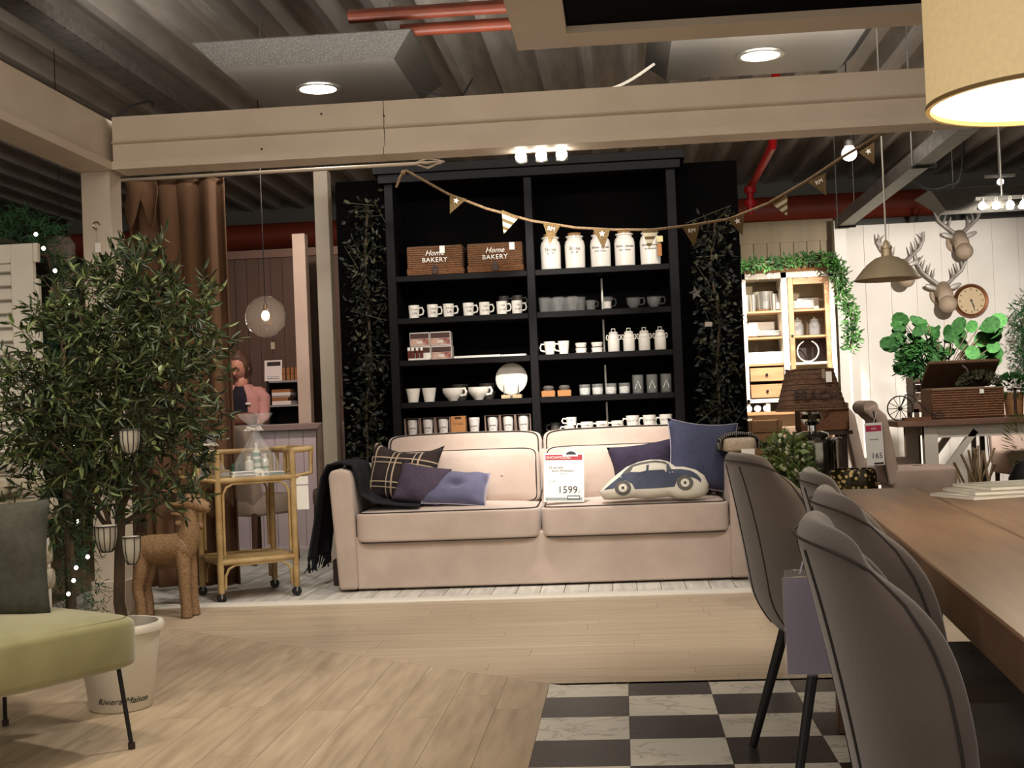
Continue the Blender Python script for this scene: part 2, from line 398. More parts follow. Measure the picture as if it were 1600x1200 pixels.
# red pipes
tag(MB().tube([(-7, 15.5, 3.3), (6.6, 15.5, 3.3)], .16, 16).build('heating_pipe', m_redpipe, smooth=True), 'thick red painted pipe running along the far wall', 'pipe')
a = P(1207, 228, 10.5); b = P(1176, 287, 13.4); c = P(1172, 290, 13.5); d = P(1173, 335, 13.5)
a0 = Vector((a.x, a.y-.6, 3.82)); s = thing('sprinkler_pipe', 'bright red sprinkler pipe with drop coming down beside the black panel', 'pipe', (0, 0, 0))
MB().tube([a0, a, b, c, d], .035, 10).build('pipe', mat('bright_red', '#c4141c', .4), s, smooth=True)
for t in (.15, .62): q = c.lerp(d, t); MB().lathe([(.035, -.03), (.062, -.03), (.062, .03), (.035, .03)], 12, q).build('coupling', MATS['bright_red'], s, smooth=True)
for i, (px0, py, Y, z, x1, rr) in enumerate(((545, 26, 7.5, 3.4, 1.6, .04), (626, 48, 7.6, 3.33, 1.6, .037))):
    q = P(px0, py, Y); tag(MB().tube([(q.x, Y, q.z), (x1, Y, q.z)], rr, 14).build('brown_pipe', m_brownpipe, smooth=True),
        ['upper rust-brown ceiling pipe with open end', 'lower rust-brown ceiling pipe, set further right'][i], 'pipe', 'rust-brown ceiling pipes')
# galvanised rails on the ceiling
cr = thing('cable_channel', 'perforated galvanised cable channel under the deck, top left', 'cable tray', (-3.24, 0, 0))
MB().prism([(-.09, 3.42), (.09, 3.42), (.09, 3.5), (.085, 3.5), (.085, 3.425), (-.085, 3.425), (-.085, 3.5), (-.09, 3.5)], 5.5, 12, 'y').build('channel', m_galv, cr)
for i in range(30): MB().lathe([(.006, 0), (.006, .002)], 8, (.08, 6+i*.16, 3.418)).build('hole', m_cable, cr)
tr = thing('lighting_track', 'grey metal lighting track running away below the ceiling, right', 'track', (2.04, 0, 0))
MB().prism([(-.07, 2.56), (.05, 2.56), (.05, 2.60), (.07, 2.60), (.07, 2.66), (-.07, 2.66)], 7.3, 11.7, 'y').build('rail', m_galv, tr)
for yy in (8.6, 11.5):
    for xx in (-.075, .075): MB().tube([(xx, yy, 2.55), (xx, yy, 3.82)], .005, 6).build('hanger_rod', m_galv, tr)
    MB().box(-.08, .08, yy-.012, yy+.012, 2.545, 2.56).build('hanger_strap', m_cable, tr)
def cable(pts, r, label, m=m_cable, n=16):
    """catmull-rom smoothed cable"""
    pts = [Vector(p) for p in pts]; q = []
    for i in range(len(pts)-1):
        p0, p1, p2, p3 = pts[max(i-1, 0)], pts[i], pts[i+1], pts[min(i+2, len(pts)-1)]
        for k in range(6):
            t = k/6; q.append(.5*((2*p1)+(p2-p0)*t+(2*p0-5*p1+4*p2-p3)*t*t+(3*p1-p0-3*p2+p3)*t**3))
    q.append(pts[-1]); return tag(MB().tube(q, r, 6).build('cable', m, smooth=True), label, 'cable')
cable([P(172, 190, 7.25), P(200, 168, 7.6), P(235, 158, 8), P(238, 166, 8)], .008, 'black cable looping over the beam corner')
cable([P(1425, 280, 10.5), P(1450, 296, 10.5), P(1480, 291, 10.5), P(1503, 262, 10.5), Vector((P(1512, 240, 10.5).x, 10.5, 3.82))], .012, 'black cable sagging under the ceiling beside the metal track')
cable([P(652, 140, 8.2), P(690, 150, 8.2), P(715, 158, 8.2), P(738, 124, 8.4)], .007, 'thin black cable trailing from the lit ceiling tray')
cable([P(1022, 100, 8.1), P(985, 125, 8.0), P(950, 140, 7.8), P(912, 143, 7.6)], .010, 'white cable drooping onto the beam beside the hanging black canopy', mat('white_cable', '#c9c2b4', .5))
# perforated ceiling trays with a round downlight
m_tray = mat('perforated_steel', '#4a473f', .6, metal=.1, tex='voronoi', col2='#2e2b26', scale=110, lo=.15, hi=.5)
m_traypl = mat('grey_tray_plate', '#5f5b55', .4, metal=.1)
def tray(x0, x1, y0, y1, z, label, lit=None, sl=.13):
    t = thing('ceiling_tray', label, 'ceiling light', (x0, y0, z), group='perforated ceiling trays'); a, b = x1-x0, y1-y0
    MB().box(0, a, 0, b, 0, .006).build('tray_plate', m_traypl, t)
    for nm, q in (('near_flap', [(0, 0, 0), (a, 0, 0), (a+sl, -sl, sl), (-sl, -sl, sl)]), ('side_flap', [(a, 0, 0), (a, b, 0), (a+sl, b+sl, sl), (a+sl, -sl, sl)]),
                  ('side_flap', [(0, b, 0), (0, 0, 0), (-sl, -sl, sl), (-sl, b+sl, sl)]), ('far_flap', [(a, b, 0), (0, b, 0), (-sl, b+sl, sl), (a+sl, b+sl, sl)])):
        mb = MB(); v = [Vector(p) for p in q]; mb.add(v+[p+Vector((0, 0, .006)) for p in v], [(0, 1, 2, 3), (7, 6, 5, 4), (0, 4, 5, 1), (1, 5, 6, 2), (2, 6, 7, 3), (3, 7, 4, 0)]); mb.build(nm, m_tray, t)
    if lit:
        c = (lit[0]-x0, lit[1]-y0, 0)
        l = MB().lathe([(.118, .0), (.118, -.012), (.145, -.010), (.148, .0)], 32, c, cap=False).build('downlight_ring', m_steel, t, smooth=True)
        MB().lathe([(.0005, -.006), (.117, -.006)], 32, c, cap=False).build('downlight_lens', m_emit, l)
    for sx in (.1, a-.1): MB().tube([(sx, b/2, .0), (sx, b/2, 3.7-z)], .004, 6).build('hanging_rod', m_galv, t)
    return t
c1 = P(497, 138, 8.12); tray(P(345, 103, 7.55).x, P(615, 97, 7.55).x, 7.55, 8.62, P(480, 100, 7.55).z, 'perforated ceiling tray with round downlight above the curtain', (c1.x, 8.12))
c2 = P(1188, 85, 7.95); z2 = P(1188, 85, 7.95).z; tray(P(1045, 80, 7.9).x, P(1335, 80, 7.9).x, 7.35, 8.45, z2, 'perforated ceiling tray with round downlight beside the drum lampshade', (c2.x, 7.95))
spot((c1.x, 8.12, P(497, 138, 8.12).z-.05), (c1.x, 8.12, 0), 35, 140, .8, NEUT); spot((c2.x, 7.95, z2-.05), (c2.x, 7.95, 0), 35, 140, .8, NEUT)
tz = P(1520, 327, 11).z; tray(P(1478, 327, 11).x, 5.0, 11.0, 11.25, tz, 'grey ceiling tray above the antler wall', None, .16)
# hanging canopy: white border, black middle
cx0, cz = -.371, 2.6
HC = thing('hanging_canopy', 'black square canopy with broad white border hanging over the dining table', 'canopy', (cx0, 2.2, cz))
W_, L_ = 2.6, 3.21
for nm, q in (('border', (0, .215, 0, L_)), ('border', (W_-.215, W_, 0, L_)), ('border', (.215, W_-.215, L_-.205, L_)), ('border', (.215, W_-.215, 0, .205))):
    MB().box(q[0], q[1], q[2], q[3], 0, .09).build(nm, m_cream, HC)
MB().box(.215, W_-.215, .205, L_-.205, .03, .085).build('black_panel', m_black, HC)
for x, y in ((.1, .1), (W_-.1, .1), (.1, L_-.1), (W_-.1, L_-.1)): MB().tube([(x, y, .09), (x, y, 1.1)], .004, 6).build('hanging_wire', m_galv, HC)
# drum lampshade over the table
q = P(1645, 155, 3.3)
m_shade = mat('linen_shade', '#c4b08a', .8, col2='#b8a47e', scale=60, emit='#c2a676', es=.55)
LS = thing('drum_pendant', 'large beige drum pendant lamp with glowing white underside', 'pendant lamp', (q.x, 3.3, q.z))
RS = .30
MB().lathe([(RS, 0), (RS, .42), (RS-.006, .42), (RS-.006, 0), (RS, 0)], 64, cap=False).build('lamp_shade', m_shade, LS, smooth=True)
MB().lathe([(RS+.003, -.003), (RS+.003, .008), (RS-.008, .008), (RS-.008, -.003), (RS+.003, -.003)], 64, cap=False).build('shade_rim', mat('shade_trim', '#8a6f44', .7), LS, smooth=True)
MB().lathe([(.0005, .012), (RS-.008, .012)], 64, cap=False).build('diffuser', mat('lamp_diffuser', '#fff4dc', .6, emit='#fff0cf', es=1.6), LS)
MB().tube([(0, 0, .40), (0, 0, 3.82-q.z)], .006, 8).build('cord', m_cable, LS)
point((q.x, 3.3, q.z-.06), 24, (1, .85, .62), .2)
# ================================================================== SOFA
def ctext(body, size, m, parent, R, z, ang=0, taper=0, **k):
    """lettering wrapped on an upright cylinder of radius R, centred on the side facing -Y"""
    o = text(body, size, m, parent, FACE, **k)
    for v in o.data.vertices:
        a = v.co.x/R+ang; d = -v.co.y; rr = R+.0006+d+taper*v.co.z; zz = v.co.z
        v.co = Vector((rr*math.sin(a), -rr*math.cos(a), zz+z))
    return o
m_linen = mat('beige_linen', '#b9a699', .85, col2='#ae9b8e', scale=5, bump=.10, bscale=160, sheen=.2)
m_pipe = mat('dark_piping', '#2a2320', .7)
SX0, SY0, SRZ, SW = -1.752, 7.724, .0185, 2.486
SOFA = thing('sofa', 'beige linen three and a half seat sofa with dark piping', 'sofa', (SX0, SY0, 0.006), SRZ)
arm = [(0.0, .015), (.118, .015), (.104, .68), (.09, .735), (.03, .752), (-.03, .74), (-.042, .70)]
MB().prism(arm, 0, .95, 'y').build('arm', m_linen, SOFA, bevel=.02, seg=3)
MB().prism([(SW-x, z) for x, z in arm], 0, .95, 'y').build('arm', m_linen, SOFA, bevel=.02, seg=3)
MB().box(.105, SW-.105, .035, .60, .012, .33).build('skirt', m_linen, SOFA, bevel=.008)
MB().box(.10, SW-.10, .72, .95, .015, .80).build('back_frame', m_linen, SOFA, bevel=.02, seg=2)
MB().box(.05, .10, .10, .85, 0, .02).build('plinth', m_pipe, SOFA); MB().box(SW-.10, SW-.05, .10, .85, 0, .02).build('plinth', m_pipe, SOFA)
def se_loop(w, h, e=.25, n=64, k=.928):
    def sg(x, p): return math.copysign(abs(x)**p, x)
    return [(k*w/2*sg(math.cos(2*PI*i/n), e), k*h/2*sg(math.sin(2*PI*i/n), e)) for i in range(n)]
for i, (xa, xb) in enumerate(((.112, 1.240), (1.246, SW-.112))):
    w = xb-xa; c = ((xa+xb)/2, .395, .385)
    o = MB().sq(c, (w, .80, .185), .13, 96, 40, crown=.022).build('seat_cushion', m_linen, SOFA, smooth=True, ang=80)
    for z in (.0885, -.0885): MB().tube([(c[0]+a, c[1]+b, c[2]+z) for a, b in se_loop(w+.006, .806, .13, 96, .962)], .0055, 6, closed=True).build('piping', m_pipe, o, smooth=True)
for i, (xa, xb) in enumerate(((.14, 1.225), (1.255, SW-.16))):
    w = xb-xa; mt = T((xa+xb)/2, .60, .63) @ rot('X', -.20)
    def tuft(o):
        for v in o.data.vertices:
            p = mt.inverted() @ v.co
            if p.y < 0:
                g = sum(.028*math.exp(-(((p.x-bx)/.06)**2+((p.z-.0)/.05)**2)) for bx in (-.18, .30))+.008*math.exp(-(p.z/.02)**2)
                p.y += g; v.co = mt @ p
    mb = MB().sq((0, 0, 0), (w, .20, .36), .16, 120, 48); mb.xf(SCL(1, 1, 1)); 
    for p in mb.v: p.y -= .045*max(0, 1-(2*p.x/w)**4)*max(0, 1-(2*p.z/.36)**2)*(1 if p.y < 0 else 0)
    mb.xf(mt); o = mb.build('back_cushion', m_linen, SOFA, smooth=True, ang=80); tuft(o)
    MB().tube([mt @ Vector((a, -.094, b)) for a, b in se_loop(w+.004, .364, .16, 96, .955)], .005, 6, closed=True).build('piping', m_pipe, o, smooth=True)
    for bx in (-.18, .30): MB().ball(mt @ Vector((bx, -.112, 0)), (.012, .008, .012), 10, 6).build('button', m_linen, o, smooth=True)
for i, (xa, xb) in enumerate(((.21, 1.235), (1.245, SW-.13))):
    w = xb-xa; mt = T((xa+xb)/2, .80, .70) @ rot('X', -.14)
    mb = MB().sq((0, 0, 0), (w, .19, .43), .16, 96, 40)
    for p in mb.v:
        if p.z > 0: p.z += .012*max(0, 1-(2*p.x/w)**2)
    mb.xf(mt); o = mb.build('upper_back_cushion', m_linen, SOFA, smooth=True, ang=80)
    MB().tube([mt @ Vector((a, -.090, b+(.012*max(0, 1-(2*a/w)**2) if b > 0 else 0))) for a, b in se_loop(w+.004, .434, .16, 96, .955)], .005, 6, closed=True).build('piping', m_pipe, o, smooth=True)
S2W = T(SX0, SY0, .006) @ rot('Z', SRZ)
# --- throw over the left arm
m_throw = mat('black_navy_wool', '#0c0c12', .95, col2='#14141b', scale=90, bump=.3)
TH = thing('throw_blanket', 'black wool throw with fringe draped over the left sofa arm', 'blanket', (SX0, SY0, 0.006), SRZ)
path = [(.50, .502), (.36, .512), (.22, .53), (.14, .58), (.125, .68), (.10, .765), (.03, .785), (-.05, .775), (-.09, .70), (-.12, .55), (-.145, .40), (-.165, .28), (-.175, .20)]
def fn(u, v):
    t = u*(len(path)-1); i = min(int(t), len(path)-2); q = t-i; x = path[i][0]*(1-q)+path[i+1][0]*q; z = path[i][1]*(1-q)+path[i+1][1]*q
    s = max(0, (u-.55)/.45); y = .05+.55*v-.03*s*math.sin(v*3)
    return (x-.014*s*math.sin(v*16+1)*1.4-.02*s*math.sin(v*7), y+.02*math.sin(u*9), z+.006*math.sin(v*11+u*5)*(1-s))
mb = MB(); mb.grid(fn, 48, 30); o = mb.build('cloth', m_throw, TH, smooth=True, ang=180)
sm = o.modifiers.new('solid', 'SOLIDIFY'); sm.thickness = .012; sm.offset = 0
mb = MB(); r = random.Random(5)
for i in range(34):
    p = Vector(fn(1, i/33)); mb.tube([p, p+Vector((r.uniform(-.015, .01), r.uniform(-.01, .01), -.04)), p+Vector((r.uniform(-.03, .012), r.uniform(-.015, .015), -.085))], [.006, .005, .003], 5)
mb.build('fringe', m_throw, TH, smooth=True, kind='stuff')
# --- folded blankets on the right arm
m_cwool = mat('cream_wool', '#b9a893', .95, col2='#a9987f', scale=60, bump=.3)
m_stripe = mat('striped_wool', '#14141a', .95, tex='wave', col2='#8d857a', scale=26, lo=.6, hi=.8, stretch=(1, .05, .05), bump=.2, bscale=60)
fb_ = thing('folded_blanket', 'cream folded blanket lying on the right sofa arm', 'blanket', tuple(S2W @ Vector((SW-.02, .10, .757))), SRZ)
MB().sq((.0, .16, .045), (.20, .34, .09), .4, 32, 16).build('cloth', m_cwool, fb_, smooth=True, ang=80)
MB().box(.0, .08, -.012, -.008, -.05, .02).build('price_tag', mat('paper_white', '#e6e2da', .6), fb_)
fs = tag(MB().grid(lambda u, v: (.115*math.cos(PI*(1-u)), .05+.34*v, .016+.090*max(0, math.sin(PI*(1-u)))**.45), 24, 8).build('striped_throw', m_stripe, smooth=True, ang=180), 'black and grey striped throw folded over the cream blanket', 'blanket')
fs.location = tuple(S2W @ Vector((SW-.02, .10, .757))); sm = fs.modifiers.new('solid', 'SOLIDIFY'); sm.thickness = .012; sm.offset = 1
# --- scatter cushions
def cushion(name, label, w, h, t, m, loc, rx, ry=0, rz=0, ear=.07, pip=None, seed=1, sag=0):
    o = pillow_mb(w, h, t, ear, 18, seed, sag).build(name, m, smooth=True, ang=180); tag(o, label, 'cushion')
    o.matrix_world = T(loc) @ rot('Z', rz) @ rot('X', rx) @ rot('Y', ry)
    if pip: MB().tube(edge_loop(w, h, ear, 10, sag), .004, 6, closed=True).build('piping', pip, o, smooth=True)
    return o
m_plaid = D.materials.new('brown_plaid'); m_plaid.use_nodes = True
def plaid():
    nt = m_plaid.node_tree; b = nt.nodes['Principled BSDF']; b.inputs['Roughness'].default_value = .9; L = nt.links
    tc = nt.nodes.new('ShaderNodeTexCoord'); sx = nt.nodes.new('ShaderNodeSeparateXYZ'); L.new(tc.outputs['Object'], sx.inputs[0])
    def mth(op, a, bb):
        n = nt.nodes.new('ShaderNodeMath'); n.operation = op
        for k, q in enumerate((a, bb)):
            if isinstance(q, (int, float)): n.inputs[k].default_value = q
            else: L.new(q, n.inputs[k])
        return n.outputs[0]
    def line(src, period, off, width): return mth('LESS_THAN', mth('FRACT', mth('ADD', mth('DIVIDE', src, period), off), 0), width)
    X, Z = sx.outputs[0], sx.outputs[2]
    cl = mth('MAXIMUM', mth('MAXIMUM', line(X, .16, .2, .07), line(X, .16, .42, .05)), mth('MAXIMUM', line(Z, .16, .3, .05), line(Z, .16, .5, .04)))
    bd = mth('MULTIPLY', mth('ADD', line(X, .16, .55, .35), line(Z, .16, .6, .35)), .5)
    m1 = nt.nodes.new('ShaderNodeMix'); m1.data_type = 'RGBA'; m1.inputs[6].default_value = lin('#2b1d1b'); m1.inputs[7].default_value = lin('#110d10'); L.new(bd, m1.inputs[0])
    m2 = nt.nodes.new('ShaderNodeMix'); m2.data_type = 'RGBA'; m2.inputs[7].default_value = lin('#b09a80'); L.new(m1.outputs[2], m2.inputs[6]); L.new(cl, m2.inputs[0])
    L.new(m2.outputs[2], b.inputs['Base Color'])
plaid()
m_purple = mat('plum_fabric', '#4a3e4e', .9, col2='#3f3444', scale=90, bump=.15)
m_blue = mat('slate_blue_velvet', '#54526e', .7, col2='#4b4965', scale=14, sheen=.4)
m_blued = mat('denim_blue_fabric', '#41445c', .85, col2='#3a3d54', scale=60, bump=.15)
m_deepp = mat('deep_purple_fabric', '#2a2136', .9, col2='#221a2d', scale=60, bump=.15)
m_piplt = mat('pale_piping', '#9a93a0', .7)
def SL(x, y, z): return tuple(S2W @ Vector((x, y, z)))
cushion('plaid_cushion', 'dark brown plaid cushion leaning in the left sofa corner', .52, .40, .17, m_plaid, SL(.315, .37, .506), -.32, .10, -.30, ear=.10, seed=2, sag=.05)
cushion('plum_cushion', 'plain plum cushion in front of the plaid cushion', .34, .27, .14, m_purple, SL(.46, .20, .502), -.45, .18, -.15, ear=.07, seed=3)
o = cushion('button_cushion', 'slate blue buttoned cushion leaning on the plum cushion', .40, .26, .13, m_blue, SL(.70, .14, .500), -.75, .10, .0, ear=.05, pip=m_piplt, seed=4)
for v in o.data.vertices:
    if v.co.y < 0: v.co.y += .05*math.exp(-((v.co.x/.05)**2+((v.co.z-.13)/.03)**2))
MB().ball((0, -.016, .13), (.014, .008, .014), 10, 6).build('button', m_blue, o, smooth=True)
cushion('deep_purple_cushion', 'deep purple cushion behind the car cushion', .46, .34, .14, m_deepp, SL(1.93, .42, .503), -.25, -.12, .05, ear=.10, seed=5)
cushion('denim_cushion', 'large denim blue cushion with pointed corners in the right sofa corner', .46, .46, .16, m_blued, SL(2.24, .34, .505), -.22, .12, .25, ear=.12, pip=m_piplt, seed=6)
# --- car-shaped cushion
m_cwhite = mat('off_white_canvas', '#cfc8b8', .85, bump=.08, bscale=120)
m_cblue = mat('car_print_blue', '#3b4052', .85, col2='#494e60', scale=9); m_cdark = mat('car_print_dark', '#23242e', .85); m_cgrey = mat('car_print_grey', '#5a5752', .85)
CX = lambda px: (px-480)/935*.66; CZ = lambda py: (510-py)/935*.66*1.0
out = [(480, 440), (500, 410), (580, 330), (640, 280), (720, 220), (820, 180), (920, 160), (1010, 162), (1080, 180), (1140, 228), (1220, 230), (1310, 255), (1380, 305), (1412, 380), (1405, 450), (1350, 490), (1240, 510), (1150, 505), (1090, 480), (960, 492), (860, 500), (760, 488), (640, 500), (520, 500)]
outp = [(CX(a), CZ(b)) for a, b in out]
CAR = thing('car_cushion', 'white car-shaped cushion printed with an old blue car', 'cushion', SL(1.60, .03, .500), .05)
CAR.rotation_euler = (-.22, .02, .03)
mb = MB(); n = len(outp); cxm = sum(p[0] for p in outp)/n; czm = sum(p[1] for p in outp)/n
rings = []
for k, (s, y) in enumerate(((.0, -.075), (.55, -.072), (.82, -.060), (.95, -.038), (1, 0), (.95, .038), (.8, .06), (.0, .07))):
    rings.append([(cxm+(x-cxm)*max(s, .01), y, czm+(z-czm)*max(s, .01)) for x, z in outp])
mb.add([p for rg in rings for p in rg], [(a*n+i, a*n+(i+1) % n, (a+1)*n+(i+1) % n, (a+1)*n+i) for a in range(len(rings)-1) for i in range(n)])
mb.build('pillow_body', m_cwhite, CAR, smooth=True, ang=180)
def ysurf(x, z):
    s = 0
    for i in range(n):
        a, b = outp[i], outp[(i+1) % n]; ex, ez = b[0]-a[0], b[1]-a[1]; dx, dz = x-cxm, z-czm; det = dx*(-ez)+dz*ex
        if abs(det) < 1e-12: continue
        t = ((a[0]-cxm)*(-ez)+(a[1]-czm)*ex)/det; q = (dx*(a[1]-czm)-dz*(a[0]-cxm))/(-det) if det else 0
        if t > 0 and -1e-6 <= ((x-cxm)*t+cxm-a[0])*ex/(ex*ex+ez*ez)+((z-czm)*t+czm-a[1])*ez/(ex*ex+ez*ez) <= 1+1e-6: s = 1/t; break
    for (s0, y0), (s1, y1) in zip(((.0, -.075), (.55, -.072), (.82, -.060), (.95, -.038)), ((.55, -.072), (.82, -.060), (.95, -.038), (1, 0))):
        if s <= s1: return y0+(y1-y0)*(s-s0)/(s1-s0)
    return 0
def decal(pts, name, m, off, par=CAR):
    """flat print laid on the cushion's front"""
    p2 = [(CX(a), CZ(b)) for a, b in pts]; bm = bmesh.new(); f = bm.faces.new([bm.verts.new((x, 0, z)) for x, z in p2])
    bmesh.ops.triangulate(bm, faces=[f])
    for _ in range(2): bmesh.ops.subdivide_edges(bm, edges=[e for e in bm.edges if e.calc_length() > .02], cuts=1, use_grid_fill=True)
    bmesh.ops.triangulate(bm, faces=bm.faces[:])
    for v in bm.verts: v.co.y = ysurf(v.co.x, v.co.z)-off
    me = D.meshes.new(name); bm.to_mesh(me); bm.free(); me.materials.append(m); o = D.objects.new(name, me); COL.objects.link(o); o.parent = par; return o
def ell(cx, cy, rx, ry, n=20): return [(cx+rx*math.cos(2*PI*i/n), cy+ry*math.sin(2*PI*i/n)) for i in range(n)]
decal([(520, 425), (560, 420), (600, 360), (660, 315), (700, 265), (760, 215), (840, 195), (960, 180), (1040, 190), (1075, 215), (1095, 262), (1180, 262), (1260, 275), (1310, 305), (1345, 350), (1340, 380), (1300, 345), (1200, 315), (1130, 350), (1115, 415), (960, 425), (780, 430), (760, 385), (700, 350), (640, 375), (600, 420)], 'car_print', m_cblue, .002)
decal([(700, 265), (760, 215), (840, 195), (960, 180), (1040, 190), (1075, 215), (1090, 270), (1075, 268), (1055, 222), (1020, 205), (940, 198), (850, 212), (775, 232), (735, 290), (690, 300)], 'roof_print', m_cgrey, .0028)
decal([(745, 280), (775, 238), (850, 220), (885, 218), (880, 272), (830, 285)], 'window_print', m_cwhite, .0034)
decal([(900, 272), (908, 212), (980, 205), (1035, 218), (1060, 265)], 'window_print', m_cwhite, .0034)
for cx, cy in ((680, 417), (1205, 382)):
    decal(ell(cx, cy, 70, 64), 'tyre_print', m_cgrey, .0036); decal(ell(cx, cy, 37, 36), 'wheel_print', m_cwhite, .0045); decal(ell(cx, cy, 11, 12), 'hub_print', m_cdark, .0052)
# --- price sign on the seat
PAPER = MATS['paper_white']; m_sred = mat('sign_red', '#a32532', .5); m_ink = mat('dark_ink', '#26242a', .6); m_sgrey = mat('sign_grey', '#8f9294', .6)
PS = thing('price_sign', 'white price sign with red band standing on the sofa seat', 'sign', SL(1.385, .10, .497), SRZ); PS.rotation_euler = (-.20, .03, SRZ)
def board(t, w, h, hdr, y=-.0015):
    MB().box(-w/2, w/2, 0, .003, 0, h).build('sign_board', PAPER, t); MB().box(-w*.46, w*.46, y, 0, h*.86, h*.965).build('red_band', m_sred, t)
    a = [(w*.16+.045*w/.23*math.cos(q*PI/8), h*.93+.045*w/.23*math.sin(q*PI/8)) for q in range(9)]; MB().prism(a, y-.0006, y, 'y').build('house_logo', PAPER, t)
    MB().prism([(x*1.0-.0, z) for x, z in [(w*.12+.030*w/.23*math.cos(q*PI/8)+w*.06, h*.965+.02*w/.23*math.sin(q*PI/8)) for q in range(9)]], y-.0010, y-.0006, 'y').build('logo_dot', m_ink, t)
w, h = .245, .30
board(PS, w, h, 'x')
def st(b, s, x, z, m=m_ink, al='LEFT', t=PS, **k): return text(b, s, m, t, T(x, -.0012, z) @ FACE, align=al, ext=.0004, **k)
st('SHOWMODEL', .024, -w*.44, h*.905, PAPER, t=PS).location.y = -.0012
st('3,5 zits Sofa', .0185, -w*.38, h*.70); st('South Wimbledon', .0185, -w*.30, h*.635); st('beige linnen', .010, -w*.10, h*.575, m_sgrey); st('van 1999,-', .011, -w*.38, h*.42, m_sgrey); st('Nu', .011, -w*.38, h*.35, m_sgrey)
st('1599', .062, -w*.16, h*.24); st(',-', .034, w*.34, h*.22)
MB().box(-w*.46, w*.46, -.0012, 0, .008, .026).build('grey_band', m_sgrey, PS); MB().box(w*.08, w*.40, -.0018, -.0012, .014, .038).build('logo_box', m_ink, PS)
MB().box(w*.10, w*.38, -.0022, -.0018, .020, .032).build('logo_plate', PAPER, PS)
# ================================================================== BOOKCASE
BY = 8.75
BC = thing('bookcase', 'tall charcoal black bookcase with two bays behind the sofa', 'bookcase', (-.55, BY, .004))
def bx(x0, x1, y0, y1, z0, z1, nm, m=m_shelfblk, bev=.003): return MB().box(x0+.55, x1+.55, y0, y1, z0-.004, z1-.004).build(nm, m, BC, bevel=bev)
for a, b in ((-1.565, -1.505), (-.602, -.546), (.366, .430)): bx(a, b, 0, .36, .004, 2.66, 'upright')
SH = (2.02, 1.73, 1.44, 1.15, .895, .55, .12)
for z in SH:
    for a, b in ((-1.505, -.602), (-.546, .366)): bx(a, b, .0, .345, z-.04, z, 'shelf')
bx(-1.565, .43, .345, .36, .004, 2.66, 'back_panel', m_black, 0)
bx(-1.60, .465, -.035, .37, 2.66, 2.72, 'cornice'); bx(-1.63, .495, -.06, .37, 2.72, 2.78, 'cornice_cap')
for z0, z1 in ((1.74, 1.97), (1.45, 1.68), (1.16, 1.36), (.87, 1.10)): bx(-.105, -.093, .325, .345, max(z0, .90), z1, 'light_rail', m_steel, 0)
BP = []
for a, b, lb in ((-1.955, -1.567, 'black upright panel left of the bookcase'), (.432, .865, 'black upright panel right of the bookcase')):
    tag(MB().box(a, b, 8.98, 9.06, .004, 2.735).build('display_panel', m_black, bevel=.003), lb, 'panel')
# ---------------------------------------------------------------- crockery builders
m_cer = mat('white_ceramic', '#dcd6cc', .25, coat=.3); m_gcer = mat('grey_ceramic', '#4b4742', .5); m_lett = mat('grey_lettering', '#55504c', .7)
m_wick = mat('brown_wicker', '#3e2313', .7, tex='weave', mrot=(PI/2, 0, 0), col2='#7d5130', scale=30, lo=.0, hi=1.0, bump=.5)
m_wickd = mat('dark_wicker', '#22160e', .75, tex='weave', mrot=(PI/2, 0, 0), col2='#6b4a30', scale=30, lo=.0, hi=1.0, bump=.5)
m_leather = mat('brown_leather', '#2a1710', .5); m_cork = mat('cork', '#9b7448', .8, col2='#85613a', scale=60); m_kraft = mat('kraft_card', '#9c6a3c', .8)
m_tin = mat('white_tin', '#cfc9c2', .35)
def cup_mb(r0, r1, h, t=.004, n=28): return MB().lathe([(.0005, .004), (r0*.9, .003), (r0, 0.0), (r0, .004), (r1, h), (r1-t, h), (r0-t, .008), (.0005, .008)], n, cap=False)
def handle_mb(sx, r, h, z, d, th=.006):
    return MB().tube([(sx*(r-.004), 0, z+h/2), (sx*(r+d*.7), 0, z+h/2+.004), (sx*(r+d), 0, z+h*.1), (sx*(r+d*.8), 0, z-h*.35), (sx*(r-.006), 0, z-h/2)], th, 8)
def mug(name, label, r0, r1, h, sx, m, words, grp, size=.02):
    t = thing(name, label, 'mug', group=grp); cup_mb(r0, r1, h).build('cup', m, t, smooth=True); handle_mb(sx, (r0+r1)/2, h*.55, h*.5, .030).build('handle', m, t, smooth=True)
    for k, wd in enumerate(words): ctext(wd, size, m_lett, t, (r0+r1)/2+.001, h*(.68-.30*k), ang=0, shear=.2)
    return proto(t)
def row(proto_obj, pxs, py, Y, z, labels, rz=0, dy=None):
    out = []
    for i, px in enumerate(pxs):
        loc = (P(px, py, Y).x, Y+(dy[i] if dy else 0), z)
        if i == 0: o = proto_obj; o.location = loc; o.rotation_euler = (0, 0, rz); o['label'] = labels[0]
        else: o = dup(proto_obj, loc, rz, labels[i])
        out.append(o)
    return out
Z = [z+.0005 for z in SH]
